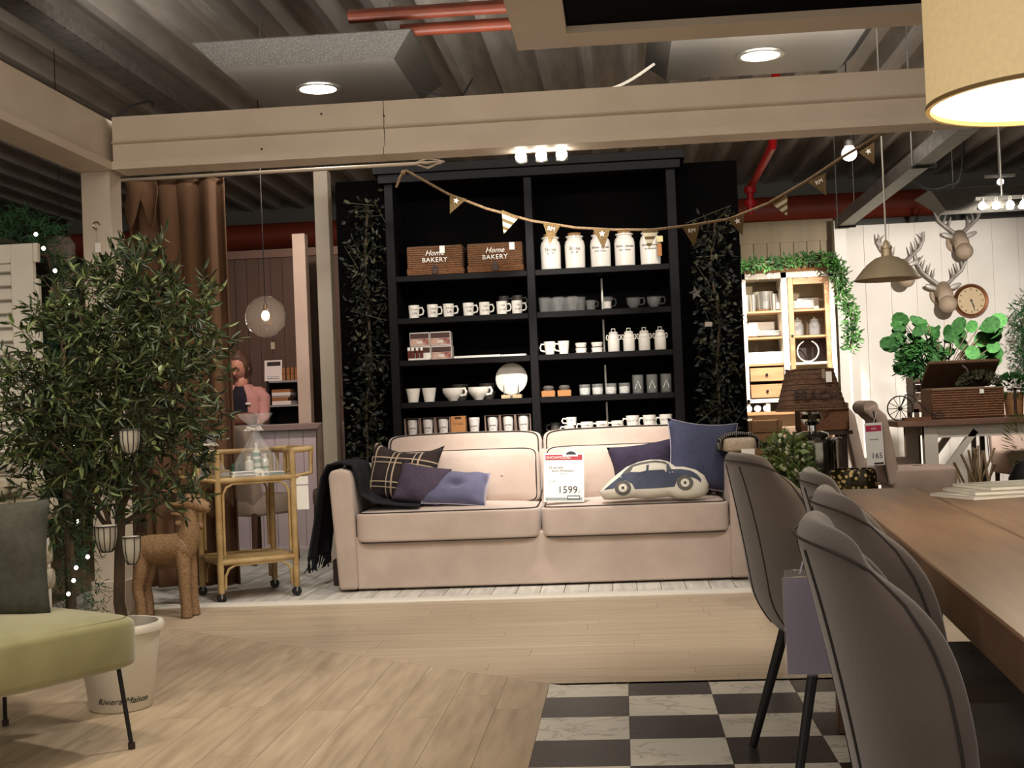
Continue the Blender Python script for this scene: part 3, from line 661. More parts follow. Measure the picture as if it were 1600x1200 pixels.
# row 2 left: mugs
g = 'lettered white mugs on the second left shelf'
mA = mug('white_mug', '-', .034, .038, .09, 1, m_cer, ('Love', 'Life'), g, .024)
row(mA, (647, 676, 701, 732), 487, 8.82, Z[1], [f'white lettered mug, {ORD[i]} from the left in the row of seven' for i in range(4)], .25)
mB = mug('white_mug', '-', .034, .037, .09, 1, m_cer, ('Café', 'au lait'), g, .017)
row(mB, (757, 784, 808), 482, 8.82, Z[1], [f'white lettered mug, {ORD[i+4]} from the left in the row of seven' for i in range(3)], .25)
mG = mug('grey_mug', '-', .034, .037, .085, 1, m_gcer, (), 'grey mugs', .02)
row(mG, (787, 809), 470, 9.0, Z[1]+.055, ['left of two grey mugs behind the white lettered mugs', 'right of two grey mugs behind the white lettered mugs'])
mS = MB().box(-.075, .075, -.04, .04, 0, .054).build('mug_riser', m_shelfblk, bevel=.002); mS.location = (P(798, 470, 9.0).x, 9.0, Z[1]); tag(mS, 'small dark block under the two grey mugs', 'block')
# row 1 left: bakery baskets
m_cane2 = mat('basket_cane', '#4e2f1b', .65, col2='#80552f', scale=40, stretch=(1, 1, 6))
def canes(parent, x0, x1, y, z0, z1, n, r_=.004):
    for k in range(n):
        z = z0+(z1-z0)*(k+.5)/n; m_ = 40
        MB().tube([(x0+(x1-x0)*i/m_, y-.0022*math.cos(PI*(i/2+k)), z) for i in range(m_+1)], r_, 5).build('cane_row', m_cane2, parent, smooth=True)
def basket(px0, px1, label, tagx):
    a, b = P(px0, 410, 8.79), P(px1, 410, 8.79); w = b.x-a.x; t = thing('bakery_basket', label, 'basket', ((a.x+b.x)/2, 8.79, Z[0]), group='wicker bakery baskets'); h = .205
    MB().box(-w/2, w/2, 0, .26, 0, .055).build('basket_base', m_wick, t, bevel=.008); MB().box(-w/2+.004, w/2-.004, .002, .258, .057, h).build('basket_lid', m_wickd, t, bevel=.008)
    canes(t, -w/2+.006, w/2-.006, -.001, .004, .054, 4); canes(t, -w/2+.01, w/2-.01, .001, .064, h-.006, 9)
    MB().tube([(-w/2+.01, -.002, .058), (w/2-.01, -.002, .058)], .006, 6).build('rim_cane', m_wick, t, smooth=True)
    f = MB().box(-.022, .022, -.010, .0, .010, .055).build('clasp', m_leather, t, bevel=.003); MB().prism([(-.018, .055), (.018, .055), (0, .082)], -.009, 0, 'y').build('clasp_tip', m_leather, f)
    text('BAKERY', .045, PAPER, t, T(.0, -.0075, .105) @ FACE, ext=.0015, space=1.12); text('Home', .052, PAPER, t, T(.0, -.0075, .152) @ FACE, ext=.0012, shear=.35)
    MB().box(tagx-.018, tagx+.018, -.011, -.0095, .15, .20).build('price_tag', PAPER, t); return t
basket(635, 724, 'left wicker basket lettered Home BAKERY on the top shelf', .055); basket(729.5, 818, 'right wicker basket lettered Home BAKERY on the top shelf', .12)
# row 3 left: gift boxes with bottles, papers
m_card = mat('gift_box_print', '#8c4a40', .5, tex='voronoi', col2='#c9a390', scale=18, lo=.2, hi=.7); m_cardw = mat('gift_box_white', '#d8cfc8', .5)
g = 'printed gift boxes'
for i, (px0, px1, k, lb) in enumerate(((640, 671, 1, 'upper left printed gift box'), (672, 704, 1, 'upper right printed gift box'), (641, 672, 0, 'lower left printed gift box, behind the small bottles'), (673, 705, 0, 'lower right printed gift box'))):
    a, b = P(px0, 530, 8.85).x, P(px1, 530, 8.85).x; w = b-a; t = thing('gift_box', lb+' on the left bay shelf', 'box', ((a+b)/2, 8.85, Z[2]+k*.098), group=g)
    MB().box(-w/2, w/2, 0, .12, 0, .096).build('carton', m_cardw, t, bevel=.002); MB().box(-w/2+.005, w/2-.005, -.001, 0, .052, .088).build('print_panel', mat('brown_print', '#4a2c24', .5), t); MB().box(-w/2+.005, w/2-.005, -.001, 0, .006, .05).build('print_panel', m_card, t); MB().box(-.02, .02, -.0015, -.001, .018, .038).build('name_plate', m_cardw, t)
rk = thing('tester_rack', 'small white rack in front of the gift boxes', 'rack', (P(656, 558, 8.80).x, 8.79, Z[2])); MB().box(-.075, .075, -.02, .035, 0, .012).build('rack_base', m_cer, rk); MB().box(-.075, .075, .028, .035, .012, .05).build('rack_back', m_cer, rk)
bt = thing('tester_bottle', '-', 'bottle', group='small white-capped tester bottles'); MB().lathe([(.0005, 0), (.011, 0), (.011, .048), (.005, .054), (.0005, .054)], 12, cap=False).build('bottle_body', mat('red_brown_glass', '#5a2118', .2), bt, smooth=True); MB().lathe([(.0005, .054), (.010, .054), (.010, .078), (.0005, .078)], 12, cap=False).build('bottle_cap', m_cer, bt, smooth=True); proto(bt)
row(bt, (639, 645, 652, 659), 556, 8.795, Z[2]+.012, [f'tester bottle, {ORD[i]} from the left in the small white rack' for i in range(4)])
for i, (px0, px1, Y, lb) in enumerate(((709, 782, 8.80, 'white leaflet pad lying on the third left shelf beside the gift boxes'), (780, 822, 8.86, 'white leaflet pad lying at the right end of the third left shelf'))):
    a, b = P(px0, 556, Y).x, P(px1, 556, Y).x; tag(MB().box(a, b, Y, Y+.15, Z[2], Z[2]+.016).build('leaflet_pad', PAPER, bevel=.002), lb, 'paper')
# row 4 left
cp = thing('white_cup', '-', 'cup', group='plain white cups'); cup_mb(.035, .05, .095, .005).build('cup', m_cer, cp, smooth=True); proto(cp)
row(cp, (646, 671), 622, 8.82, Z[3], ['left of two plain white tapered cups on the fourth left shelf', 'right of two plain white tapered cups on the fourth left shelf'])
bl = thing('soup_bowl', '-', 'bowl', group='white handled soup bowls'); MB().lathe([(.0005, .004), (.03, 0), (.034, .008), (.058, .035), (.072, .062), (.074, .088), (.069, .088), (.066, .062), (.03, .014), (.0005, .012)], 32, cap=False).build('bowl', m_cer, bl, smooth=True); handle_mb(1, .066, .045, .055, .034, .009).build('handle', m_cer, bl, smooth=True); proto(bl)
row(bl, (708, 748), 615, 8.83, Z[3], ['left of two white handled soup bowls', 'right of two white handled soup bowls'], -.3)
sb_ = thing('grey_bowl_stack', '-', 'bowl', group='grey bowls'); MB().lathe([(.0005, 0), (.035, 0), (.06, .05), (.062, .06), (.057, .06), (.03, .01), (.0005, .01)], 24, cap=False).build('bowl', m_gcer, sb_, smooth=True); MB().lathe([(.036, .062), (.06, .10), (.062, .115), (.056, .115), (.0005, .07)], 24, cap=False).build('bowl', m_gcer, sb_, smooth=True); proto(sb_)
row(sb_, (719, 762), 606, 9.0, Z[3], ['stack of grey bowls behind the left soup bowl', 'stack of grey bowls behind the right soup bowl'])
t = thing('plate_on_stand', 'large round white plate standing on a wooden plate stand', 'plate', (P(800, 618, 8.86).x, 8.86, Z[3]))
mb = MB(); mb.lathe([(.0005, 0), (.075, 0), (.108, -.012), (.110, -.010), (.078, .006), (.0005, .006)], 40, (0, 0, 0), cap=False); mb.xf(T(0, .0, .138) @ rot('X', -.12) @ rot('X', PI/2)); mb.build('plate', m_cer, t, smooth=True)
MB().box(-.07, .07, -.05, .06, 0, .026).build('stand_base', mat('pale_wood', '#b79f7c', .6, col2='#a58d6b', scale=8, stretch=(1, 8, 8)), t, bevel=.002); MB().box(-.009, .009, -.052, -.05, .004, .022).build('stand_label', m_lett, t)
for sx in (-.05, .05): MB().tube([(sx, -.045, .02), (sx, -.05, .09)], .004, 8).build('stand_peg', m_steel, t)
# row 5 left: boxed travel mugs
def boxed(px, lb, kraft=False, loose=False):
    t = thing('boxed_beaker', lb, 'boxed beaker', (P(px, 680, 8.83).x, 8.80, Z[4]), group='boxed beakers on the lowest left shelf'); w = .098
    if not kraft and not loose:
        MB().box(-w/2, w/2, .07, .075, 0, .145).build('box_back', m_leather, t); MB().box(-w/2, w/2, -.02, .075, 0, .005).build('box_floor', m_leather, t); MB().box(-w/2, w/2, -.02, .075, .141, .146).build('box_top', m_leather, t)
        for s in (-1, 1): MB().box(s*w/2-.003, s*w/2+.003, -.02, .075, 0, .145).build('box_side', mat('card_edge', '#7c6558', .7), t)
    if kraft:
        MB().box(-.05, .05, -.02, .08, 0, .148).build('carton', m_kraft, t, bevel=.002); MB().box(-.022, .022, -.0215, -.02, .128, .143).build('cut_out', m_leather, t); text('TO GO', .022, m_leather, t, T(0, -.0205, .095) @ FACE)
    else:
        MB().lathe([(.0005, .006), (.028, .006), (.038, .12), (.039, .125), (.034, .134), (.0005, .135)], 24, (0, .025, 0), cap=False).build('beaker', m_tin, t, smooth=True)
        o = ctext('COFFEE', .013, m_lett, t, .036, .075); o.location.y = .025
        o = ctext('to go', .009, m_lett, t, .034, .055); o.location.y = .025
for i, px in enumerate((646, 670, 694, 718, 742, 771, 795, 819)):
    boxed(px, 'kraft cardboard beaker carton among the boxed beakers' if i == 3 else ('loose white beaker without box on the lowest left shelf' if i == 4 else f'white beaker in open brown box, {ORD[i if i < 3 else i]} place from the left on the lowest left shelf'), i == 3, i == 4)
# row 1 right: canisters
def canister(px, lb, l1, l2, s1, s2):
    t = thing('stone_canister', lb, 'canister', (P(px, 412, 8.83).x, 8.84, Z[0]), group='white canisters with cork lids')
    MB().lathe([(.0005, 0), (.062, 0), (.068, .006), (.070, .16), (.064, .19), (.052, .203), (.052, .213), (.061, .217), (.061, .224), (.05, .228), (.0005, .228)], 36, cap=False).build('jar', m_cer, t, smooth=True)
    MB().lathe([(.0005, .226), (.042, .226), (.046, .246), (.0005, .248)], 24, cap=False).build('cork_lid', m_cork, t, smooth=True)
    ctext(l1, s1, m_ink, t, .0705, .135, shear=.2); ctext(l2, s2, m_ink, t, .0705, .108); return t
for i, px in enumerate((861, 899, 939, 977, 1017)):
    lb = ['white canister lettered Stone SHOP, leftmost of the five', 'white canister lettered Stone SHOP, second of the five', 'white Kitchen Specials canister behind the star pennant', 'white Kitchen Specials canister, fourth of the five', 'white canister with brown hang tag, rightmost of the five'][i]
    t = canister(px, lb, 'Stone' if i < 2 else 'Kitchen Specials', 'SHOP' if i < 2 else 'INGREDIENTS', .034 if i < 2 else .02, .02 if i < 2 else .013)
    if i == 4: MB().box(.045, .075, -.07, -.066, .055, .14).build('hang_tag', m_kraft, t); MB().box(.045, .085, -.076, -.072, .15, .19).build('price_card', mat('yellow_card', '#c9b98a', .7), t)
# row 2 right: glass
m_gl = mat('pressed_glass', '#cfcfca', .12, alpha=.07, spec=1.0, bump=.7, bscale=70)
m_gl2 = mat('smooth_glass', '#d4d4d0', .06, alpha=.05, spec=1.0)
tu = thing('glass_tumbler', '-', 'glass', group='pressed glass tumblers'); cup_mb(.036, .042, .10, .005, 20).build('glass', m_gl, tu, smooth=True); proto(tu)
ps = (851, 873, 895, 862, 884, 906); dy = (0, 0, 0, .09, .09, .09)
row(tu, ps, 480, 8.80, Z[1], [f'pressed glass tumbler in the front row, {ORD[i]} from the left' for i in range(3)]+[f'pressed glass tumbler in the rear row, {ORD[i]} from the left' for i in range(3)], dy=dy)
gc = thing('glass_cup', 'small cut glass cup with handle beside the tumblers', 'cup', (P(923, 478, 8.82).x, 8.82, Z[1])); cup_mb(.030, .036, .07, .004, 20).build('cup', m_gl, gc, smooth=True); handle_mb(1, .034, .035, .04, .018, .004).build('handle', m_gl, gc, smooth=True)
gp = thing('glass_jug', 'small glass jug with spout and handle', 'jug', (P(948, 472, 8.83).x, 8.83, Z[1])); MB().lathe([(.0005, 0), (.032, 0), (.036, .01), (.036, .05), (.044, .088), (.040, .088), (.032, .05), (.030, .008), (.0005, .006)], 24, cap=False).build('jug', m_gl2, gp, smooth=True); handle_mb(1, .038, .05, .045, .026, .004).build('handle', m_gl2, gp, smooth=True); MB().lathe([(.0005, .006), (.029, .008), (.031, .055), (.0005, .056)], 20, cap=False).build('filling', m_cer, gp, smooth=True)
gt = thing('glass_teacup', '-', 'cup', group='round glass teacups'); MB().lathe([(.0005, 0), (.022, 0), (.045, .03), (.050, .075), (.047, .075), (.042, .032), (.02, .006), (.0005, .006)], 28, cap=False).build('cup', m_gl2, gt, smooth=True); handle_mb(1, .047, .045, .045, .03, .005).build('handle', m_gl2, gt, smooth=True); proto(gt)
row(gt, (990, 1022), 476, 8.83, Z[1], ['left of two round glass teacups', 'right of two round glass teacups'])
# row 3 right
mC = mug('white_mug', '-', .030, .040, .088, -1, m_cer, ('Happy',), 'tapered white mugs on the third right shelf', .012)
row(mC, (859, 881), 548, 8.81, Z[2], ['left of two tapered white mugs on the third right shelf', 'right of two tapered white mugs on the third right shelf'])
ds = thing('dish_stack', '-', 'dish', group='stacks of small white dishes')
for k in range(2):
    z = k*.036; MB().lathe([(.0005, z+.002), (.026, z), (.034, z+.006), (.040, z+.032), (.037, z+.034), (.030, z+.01), (.0005, z+.006)], 24, cap=False).build('dish', m_cer, ds, smooth=True)
MB().lathe([(.0005, -.0), (.046, .001), (.048, .004), (.0005, .003)], 24, cap=False).build('saucer', m_cer, ds, smooth=True); proto(ds)
row(ds, (908, 933), 545, 8.82, Z[2], ['left stack of two small white dishes', 'right stack of two small white dishes'])
mk = thing('milk_churn_jar', '-', 'jar', group='white milk churn jars'); MB().lathe([(.0005, 0), (.044, 0), (.046, .004), (.046, .085), (.044, .09), (.046, .094), (.036, .115), (.034, .122), (.0005, .122)], 28, cap=False).build('jar', m_cer, mk, smooth=True)
MB().lathe([(.0005, .120), (.035, .120), (.037, .128), (.028, .136), (.0005, .137)], 24, cap=False).build('lid', m_cer, mk, smooth=True)
MB().tube([(-.014, 0, .134), (-.014, 0, .156), (.014, 0, .156), (.014, 0, .134)], .004, 8).build('lid_handle', m_cer, mk)
for s in (-1, 1): handle_mb(s, .043, .03, .095, .014, .004).build('side_handle', m_cer, mk, smooth=True)
mk.scale = (.86, .86, 1); proto(mk); row(mk, (959, 983, 1007, 1032), 540, 8.82, Z[2], [f'white milk churn jar, {ORD[i]} from the left' for i in range(4)])
# row 4 right
for i, (px, lb) in enumerate(((857, 'left open brown box with grey pot on the fourth right shelf'), (882, 'right open brown box with grey pot on the fourth right shelf'))):
    t = thing('brown_box', lb, 'box', (P(px, 614, 8.83).x, 8.80, Z[3])); MB().box(-.046, .046, 0, .09, 0, .042).build('carton', m_kraft, t, bevel=.002)
    mb = MB(); mb.lathe([(.0005, 0), (.035, 0), (.04, .02), (.028, .034), (.0005, .036)], 20, (.0, .045, .042), cap=False); mb.build('grey_pot', m_gcer, t, smooth=True)
gj = thing('glass_jar', '-', 'jar', group='small cut glass jars'); cup_mb(.036, .04, .075, .005, 20).build('jar', m_gl, gj, smooth=True); MB().lathe([(.0005, .005), (.034, .006), (.037, .05), (.0005, .052)], 18, cap=False).build('filling', mat('grey_gravel', '#6b6966', .8, tex='voronoi', col2='#b5b3ae', scale=90, lo=.1, hi=.5), gj); proto(gj)
row(gj, (914, 934, 955, 976), 612, 8.81, Z[3], [f'small cut glass jar, {ORD[i]} from the left' for i in range(4)])
tg = thing('tall_glass', '-', 'glass', group='tall etched glasses'); cup_mb(.037, .040, .125, .004, 24).build('glass', m_gl, tg, smooth=True); MB().tube([(-.02, -.041, .03), (0, -.0415, .085), (.02, -.041, .03)], .0025, 5).build('etched_tree', m_cer, tg); proto(tg)
row(tg, (997, 1019, 1041), 606, 8.82, Z[3], [f'tall etched glass, {ORD[i]} of three' for i in range(3)])
# row 5 right: mugs
mD = mug('coffee_mug', '-', .037, .042, .075, -1, m_cer, ('Coffee',), 'white coffee mugs on the lowest right shelf', .016)
row(mD, (917, 941, 965), 668, 8.82, Z[4], [f'short white coffee mug, {ORD[i]} from the left on the lowest right shelf' for i in range(3)], 0)
mE = mug('coffee_mug', '-', .037, .046, .105, -1, m_cer, ('Cup of Tea',), 'tall white mugs on the lowest right shelf', .017)
row(mE, (989, 1015, 1041), 664, 8.82, Z[4], [f'tall white tea mug, {ORD[i]} of three on the lowest right shelf' for i in range(3)])
mF = mug('coffee_mug', '-', .033, .037, .055, -1, m_cer, ('tea',), 'stacked small mugs', .014)
row(mF, (890,), 668, 8.82, Z[4], ['lower of two stacked small white mugs']); dup(mF, (P(893, 660, 8.82).x, 8.82, Z[4]+.0555), 0, 'upper of two stacked small white mugs')
mH = mug('grey_mug', '-', .034, .037, .075, -1, m_gcer, (), 'grey mug', .02); row(mH, (868,), 660, 8.95, Z[4], ['dark grey mug in the shadow of the lowest right shelf'])
# ---------------------------------------------------------------- bunting
m_rope = mat('jute_rope', '#7c6448', .9, col2='#5f4a33', scale=80); m_burlap = mat('burlap', '#4c3a20', .95, col2='#64502f', scale=120, bump=.3)
YB = 7.95
BU = thing('bunting', 'burlap pennant bunting on a jute rope hanging across the bookcase', 'bunting', (0, 0, 0))
rp = [(634, 266), (700, 303), (760, 326), (830, 345), (900, 356), (960, 359), (1020, 359), (1080, 352), (1140, 342), (1200, 318), (1260, 283), (1320, 243), (1385, 205)]
MB().tube([P(a, b, YB if i < 10 else YB-.22*(i-9)) for i, (a, b) in enumerate(rp)], .0085, 8).build('rope', m_rope, BU, smooth=True)
MB().tube([P(634, 266, YB), P(626, 275, YB), P(619, 293, YB)], .008, 8).build('rope_tail', m_rope, BU, smooth=True)
MB().ball(P(630, 270, YB), .016, 10, 8).build('knot', m_rope, BU, smooth=True)
fl = [((703, 303), (729, 311), (703, 334), 's'), ((784, 328), (812, 339), (787, 366), 'b'), ((848, 347), (876, 352), (859, 382), 'R'), ((926, 357), (954, 357), (943, 390), 's'), ((1003, 359), (1030, 358), (1014, 391), 'b'),
      ((1065, 354), (1094, 350), (1085, 386), 'R'), ((1136, 342), (1163, 334), (1160, 368), 's'), ((1206, 319), (1230, 304), (1230, 338), 'b'), ((1262, 284), (1290, 270), (1291, 306), 'R'), ((1341, 238), (1366, 222), (1366, 257), 's')]
for a, b, c, k in fl:
    A, B_, C_ = P(*a, YB-.01), P(*b, YB-.01), P(*c, YB-.01)
    f = MB().prism([(q.x, q.z) for q in (A, C_, B_)], YB-.013, YB-.009, 'y').build('pennant', m_burlap, BU)
    ctr = (A+B_+C_)/3; ctr = ctr.lerp((A+B_)/2, .25); ex = (B_-A).normalized(); an = math.atan2(ex.z, ex.x); mt = T(ctr.x, YB-.0135, ctr.z) @ rot('Y', -an)
    if k == 's':
        pt = [(.020*(1 if i % 2 == 0 else .42)*math.cos(PI/2+i*PI/5), .020*(1 if i % 2 == 0 else .42)*math.sin(PI/2+i*PI/5)) for i in range(10)]
        MB().prism(pt, -.001, .0, 'y', mt).build('star_print', PAPER, f)
    elif k == 'R': text('RM', .034, PAPER, f, mt @ FACE, ext=.0006)
    else:
        for t0, t1 in ((.16, .34), (.48, .66), (.80, .92)):
            q = [A.lerp(C_, t0), A.lerp(C_, t1), B_.lerp(C_, t1), B_.lerp(C_, t0)]; MB().prism([(v.x, v.z) for v in q], YB-.0145, YB-.013, 'y').build('stripe_print', mat('cream_print', '#b3a98f', .9), f)
# spot cluster under the beam
def spots(px, py, Y, n, label, sc=1, rail=True):
    c = P(px, py, Y); t = thing('spotlight_bar', label, 'spotlight', (c.x, Y, c.z))
    MB().box(-.15*sc, .15*sc, -.02, .02, .045, .07).build('bar', m_steel, t)
    for i in range(n):
        x = (-.115+.23*i/(n-1))*sc if n > 1 else 0
        h = MB().lathe([(.012, .07), (.014, .03), (.036, -.02), (.036, -.03), (.0005, -.022)], 20, (x, 0, 0), rot('X', .5), cap=False).build('spot_head', m_steel, t, smooth=True)
        MB().lathe([(.0005, -.031), (.033, -.031)], 20, (x, 0, 0), rot('X', .5), cap=False).build('spot_lens', m_emit, h)
        MB().ball((x, -.025, -.005), .032, 12, 10).build('lamp_glow_bulb', m_emit, h, smooth=True)
    return t
s = spots(846, 243, 7.25, 3, 'chrome three-lamp spotlight bar glowing under the beam'); MB().tube([(0, 0, .06), (0, 0, max(.08, 2.535-s.location.z))], .01, 8).build('stem', m_steel, s)
s = spots(1566, 320, 10.6, 4, 'bright spotlight bar below the grey ceiling tray at the right', 1.4); MB().tube([(0, 0, .06), (0, 0, 3.82-s.location.z)], .01, 8).build('stem', m_steel, s)
s = spots(1562, 284, 13.2, 1, 'small single spotlight above the grey ceiling tray'); MB().tube([(0, 0, .06), (0, 0, 3.82-s.location.z)], .01, 8).build('stem', m_steel, s)
# hanging ring lamp near the bunting
q = P(1327, 240, 9); t = thing('bare_bulb_pendant', 'round bulb in a black stirrup hanging at the end of the bunting', 'pendant lamp', (q.x, 9, q.z)); MB().ball((0, 0, 0), .052, 16, 12).build('bulb', mat('bulb_glow', '#ffffff', .4, emit='#ffeedd', es=5), t, smooth=True)
MB().lathe([(.035, .05), (.03, .085), (.012, .10)], 14).build('socket', m_steel, t, smooth=True); MB().tube([(-.028, 0, .08), (-.03, 0, .14), (-.012, 0, .20), (.012, 0, .20), (.03, 0, .14), (.028, 0, .08)], .006, 6).build('stirrup', m_cable, t); MB().tube([(0, 0, .2), (0, 0, 3.82-q.z)], .004, 6).build('cord', m_cable, t)
# ================================================================== DINING TABLE AND CHAIRS
m_tabl = mat('brown_oak_top', '#664b37', .38, col2='#82644b', scale=2.0, stretch=(9, .9, 4), detail=9, lo=.3, hi=.7, bump=.08, bscale=6)
m_tabe = mat('brown_oak_edge', '#4b3220', .45, col2='#5f422b', scale=3, stretch=(3, 1, 8))
TA = -.0794
DT = thing('dining_table', 'long brown oak dining table in the right foreground', 'table', (.748, 4.603, 0), TA)
for k in range(4): MB().box(.262*k+.0006, .262*(k+1)-.0006, -3.25, 0, .68, .76).build('top_board', m_tabl, DT, bevel=.004)
MB().box(.06, .99, -3.15, -.10, .62, .68).build('apron', m_tabe, DT)
for x, y in ((.0, -.33), (.95, -.33), (.42, -2.85), (.72, -2.85)):
    s = -1 if x < .5 else 1
    MB().prism([(x-.05, .68), (x+.05, .68), (x+.045+s*.02, 0), (x-.045+s*.02, 0)], y-.045, y+.045, 'y').build('leg', m_tabe, DT, bevel=.004)
m_cov = mat('magazine_cover', '#8f8d86', .35, tex='voronoi', col2='#c9c6be', scale=9, lo=.1, hi=.7)
for i, (x, y, rz, lb) in enumerate(((.42, -.45, .35, 'bottom magazine of the stack on the dining table'), (.46, -.42, .18, 'middle magazine of the stack on the dining table'), (.50, -.38, .26, 'top magazine of the stack on the dining table'))):
    q = T(.748, 4.603, 0) @ rot('Z', TA) @ Vector((x, y, .7605+.011*i)); t = thing('magazine', lb, 'magazine', q, rz, 'magazines on the dining table')
    MB().box(-.14, .16, -.12, .11, 0, .009).build('pages', PAPER, t, bevel=.001); MB().box(-.14, .16, -.12, .11, .009, .0105).build('cover', m_cov, t)
m_suede = mat('taupe_suede', '#5d5149', .85, col2='#50453e', scale=3, detail=5, bump=.05, bscale=120, sheen=.35)
m_seam = mat('seam_dark', '#2a221e', .8); m_bleg = mat('black_metal_leg', '#0d0c0c', .5)
def smooth(a, b, t): t = max(0, min(1, (t-a)/(b-a))); return t*t*(3-2*t)
def lerp_tab(tab, v):
    for (a, p), (b, q) in zip(tab, tab[1:]):
        if v <= b: t = (v-a)/(b-a); return p+(q-p)*t*t*(3-2*t) if False else p+(q-p)*t
    return tab[-1][1]
WING = [(0, .03), (.3, .05), (.55, .068), (.72, .074), (.82, .070), (.92, .055), (1, .030)]
HALF = [(0, .19), (.3, .212), (.6, .215), (.85, .19), (1, .15)]
def shell(u, v, off=0):
    """bucket back: u from wing to wing, v from seat to top, off = outwards"""
    s = 2*u-1; a = lerp_tab(HALF, v)+off; E_ = lerp_tab(WING, v); back = -.20-.085*v**1.4+.05*(1-min(1, v/.25))**2-off
    x = back+(E_+off)*(1-math.cos(s*PI/2)); y = a*math.sin(s*PI/2)
    z = .40+.51*v-.028*(abs(s)**3)*v*v
    return Vector((x, y, z))
def make_chair():
    t = thing('dining_chair', '-', 'chair', group='taupe suede bucket chairs along the dining table'); th = .045
    mb = MB(); nu, nv = 26, 16
    mb.grid(lambda u, v: shell(u, v, 0), nu, nv); mb.grid(lambda u, v: shell(u, v, th), nu, nv)
    for ue in (0, 1): mb.grid(lambda k, v: shell(ue, v, 0).lerp(shell(ue, v, th), k)+(Vector((.022, 0, .012))*math.sin(k*PI)*(1-v**10)*(1-(1-v)**10)), 4, nv)
    for ve in (0, 1): mb.grid(lambda u, k: shell(u, ve, 0).lerp(shell(u, ve, th), k)+Vector((0, 0, (.026 if ve else -.01)*math.sin(k*PI)*(1-abs(2*u-1)**10))), nu, 4)
    o = mb.build('shell', m_suede, t, smooth=True, ang=180); m = o.modifiers.new('sub', 'SUBSURF'); m.levels = 1; m.render_levels = 1
    MB().sq((.03, 0, .455), (.46, .42, .12), .45, 36, 16).build('seat', m_suede, t, smooth=True, ang=80)
    MB().lathe([(.0005, .36), (.13, .365), (.20, .40), (.0005, .42)], 24, (.0, 0, 0), cap=False).build('seat_base', m_suede, t, smooth=True)
    for sx in (-1, 1):
        for sy in (-1, 1): MB().tube([(sx*.13, sy*.13, .40), (sx*.235, sy*.20, .001)], [.017, .013], 12).build('leg', m_bleg, t, smooth=True)
    rim = [shell(0, i/24, th) for i in range(25)]+[shell(i/40, 1, th) for i in range(1, 41)]+[shell(1, 1-i/24, th) for i in range(1, 25)]
    MB().tube([p+Vector((-.002, 0, 0)) for p in rim], .0020, 6).build('seam', m_seam, t, smooth=True)
    for uu in (.40, .60): MB().tube([shell(uu, .02+.95*i/24, th+.0005) for i in range(25)], .0026, 6).build('seam', m_seam, t, smooth=True)
    return proto(t)
CHR = make_chair()
for i, (x, y, rz, lb) in enumerate(((.56, 1.77, -.06, 'taupe bucket chair nearest the camera at the dining table'), (.66, 2.31, -.05, 'taupe bucket chair, second from the near end of the table'),
                                    (.72, 2.92, -.05, 'taupe bucket chair, third from the near end, its top against the plants'), (.64, 3.96, .22, 'taupe bucket chair pulled out at the far table corner beside the sofa'))):
    if i == 0: CHR.location = (x, y, 0); CHR.rotation_euler = (0, 0, rz); CHR['label'] = lb
    else: dup(CHR, (x, y, 0), rz, lb)
# lilac sign card hanging between the chairs
m_lil = mat('lilac_card', '#a596b2', .5); m_acr = mat('acrylic', '#ffffff', .05, trans=.9, ior=1.3)
a, b = P(1231, 1054, 2.5), P(1236, 905, 2.5); t = thing('sign_holder', 'lilac price card in a clear holder hanging on a chair back', 'sign', (a.x, 2.5, a.z)); h = b.z-a.z
MB().box(0, .14, 0, .002, 0, h).build('card', m_lil, t); MB().box(-.003, .143, -.003, -.001, -.003, h+.004).build('clear_sleeve', m_acr, t); MB().box(.0, .14, -.004, -.003, h+.004, h+.018).build('clip_bar', m_acr, t)
q = P(1310, 826, 2.5)-Vector((a.x, 2.5, a.z)); MB().tube([(.03, 0, h+.01), (.05, 0, q.z-.02), (.07, 0, q.z+.004), (q.x+.012, 0, q.z+.002), (q.x+.016, 0, q.z-.03)], .0015, 6).build('cord', m_acr, t)
# ================================================================== LOW TABLE WITH LAMP, RIGHT OF THE SOFA
m_dwood = mat('dark_walnut', '#2c1c12', .5, col2='#3d291b', scale=3, stretch=(1, 8, 8))
Yt = 6.75; zt = .50
xa = P(1195, 790, Yt).x; xb = P(1390, 780, Yt).x
ST = thing('side_table', 'low dark walnut side table with plants and lamp right of the sofa', 'table', ((xa+xb)/2, Yt, 0)); hw = (xb-xa)/2
MB().box(-hw, hw, -.22, .30, zt-.05, zt).build('table_top', m_dwood, ST, bevel=.003)
for sx in (-1, 1):
    for y in (-.18, .26): MB().box(sx*(hw-.04)-.025, sx*(hw-.04)+.025, y-.025, y+.025, .001, zt-.05).build('leg', m_dwood, ST)
# lamp: mirrored glass base, wicker shade
m_merc = mat('mercury_glass', '#8d8a7c', .12, metal=.92, col2='#2d2c22', scale=9, lo=.45, hi=.65)
q = P(1270, 700, 6.95); LP = thing('table_lamp', 'mirrored glass table lamp with dark wicker shade lettered BEACH', 'lamp', (q.x, 6.95, zt+.001))
MB().lathe([(.0005, 0), (.09, 0), (.10, .01), (.10, .018), (.03, .03), (.025, .05), (.0005, .05)], 28, cap=False).build('foot', m_chrome, LP, smooth=True)
MB().lathe([(.0005, .05), (.07, .05), (.075, .07), (.085, .30), (.082, .34), (.07, .36), (.086, .37), (.088, .385), (.05, .40), (.0005, .40)], 12, cap=False).build('body', m_merc, LP, smooth=True, ang=25)
MB().lathe([(.0005, .40), (.022, .40), (.022, .43), (.045, .44), (.058, .465), (.045, .49), (.060, .505), (.055, .53), (.03, .545), (.012, .55), (.012, .62), (.0005, .62)], 24, cap=False).build('finial', m_chrome, LP, smooth=True)
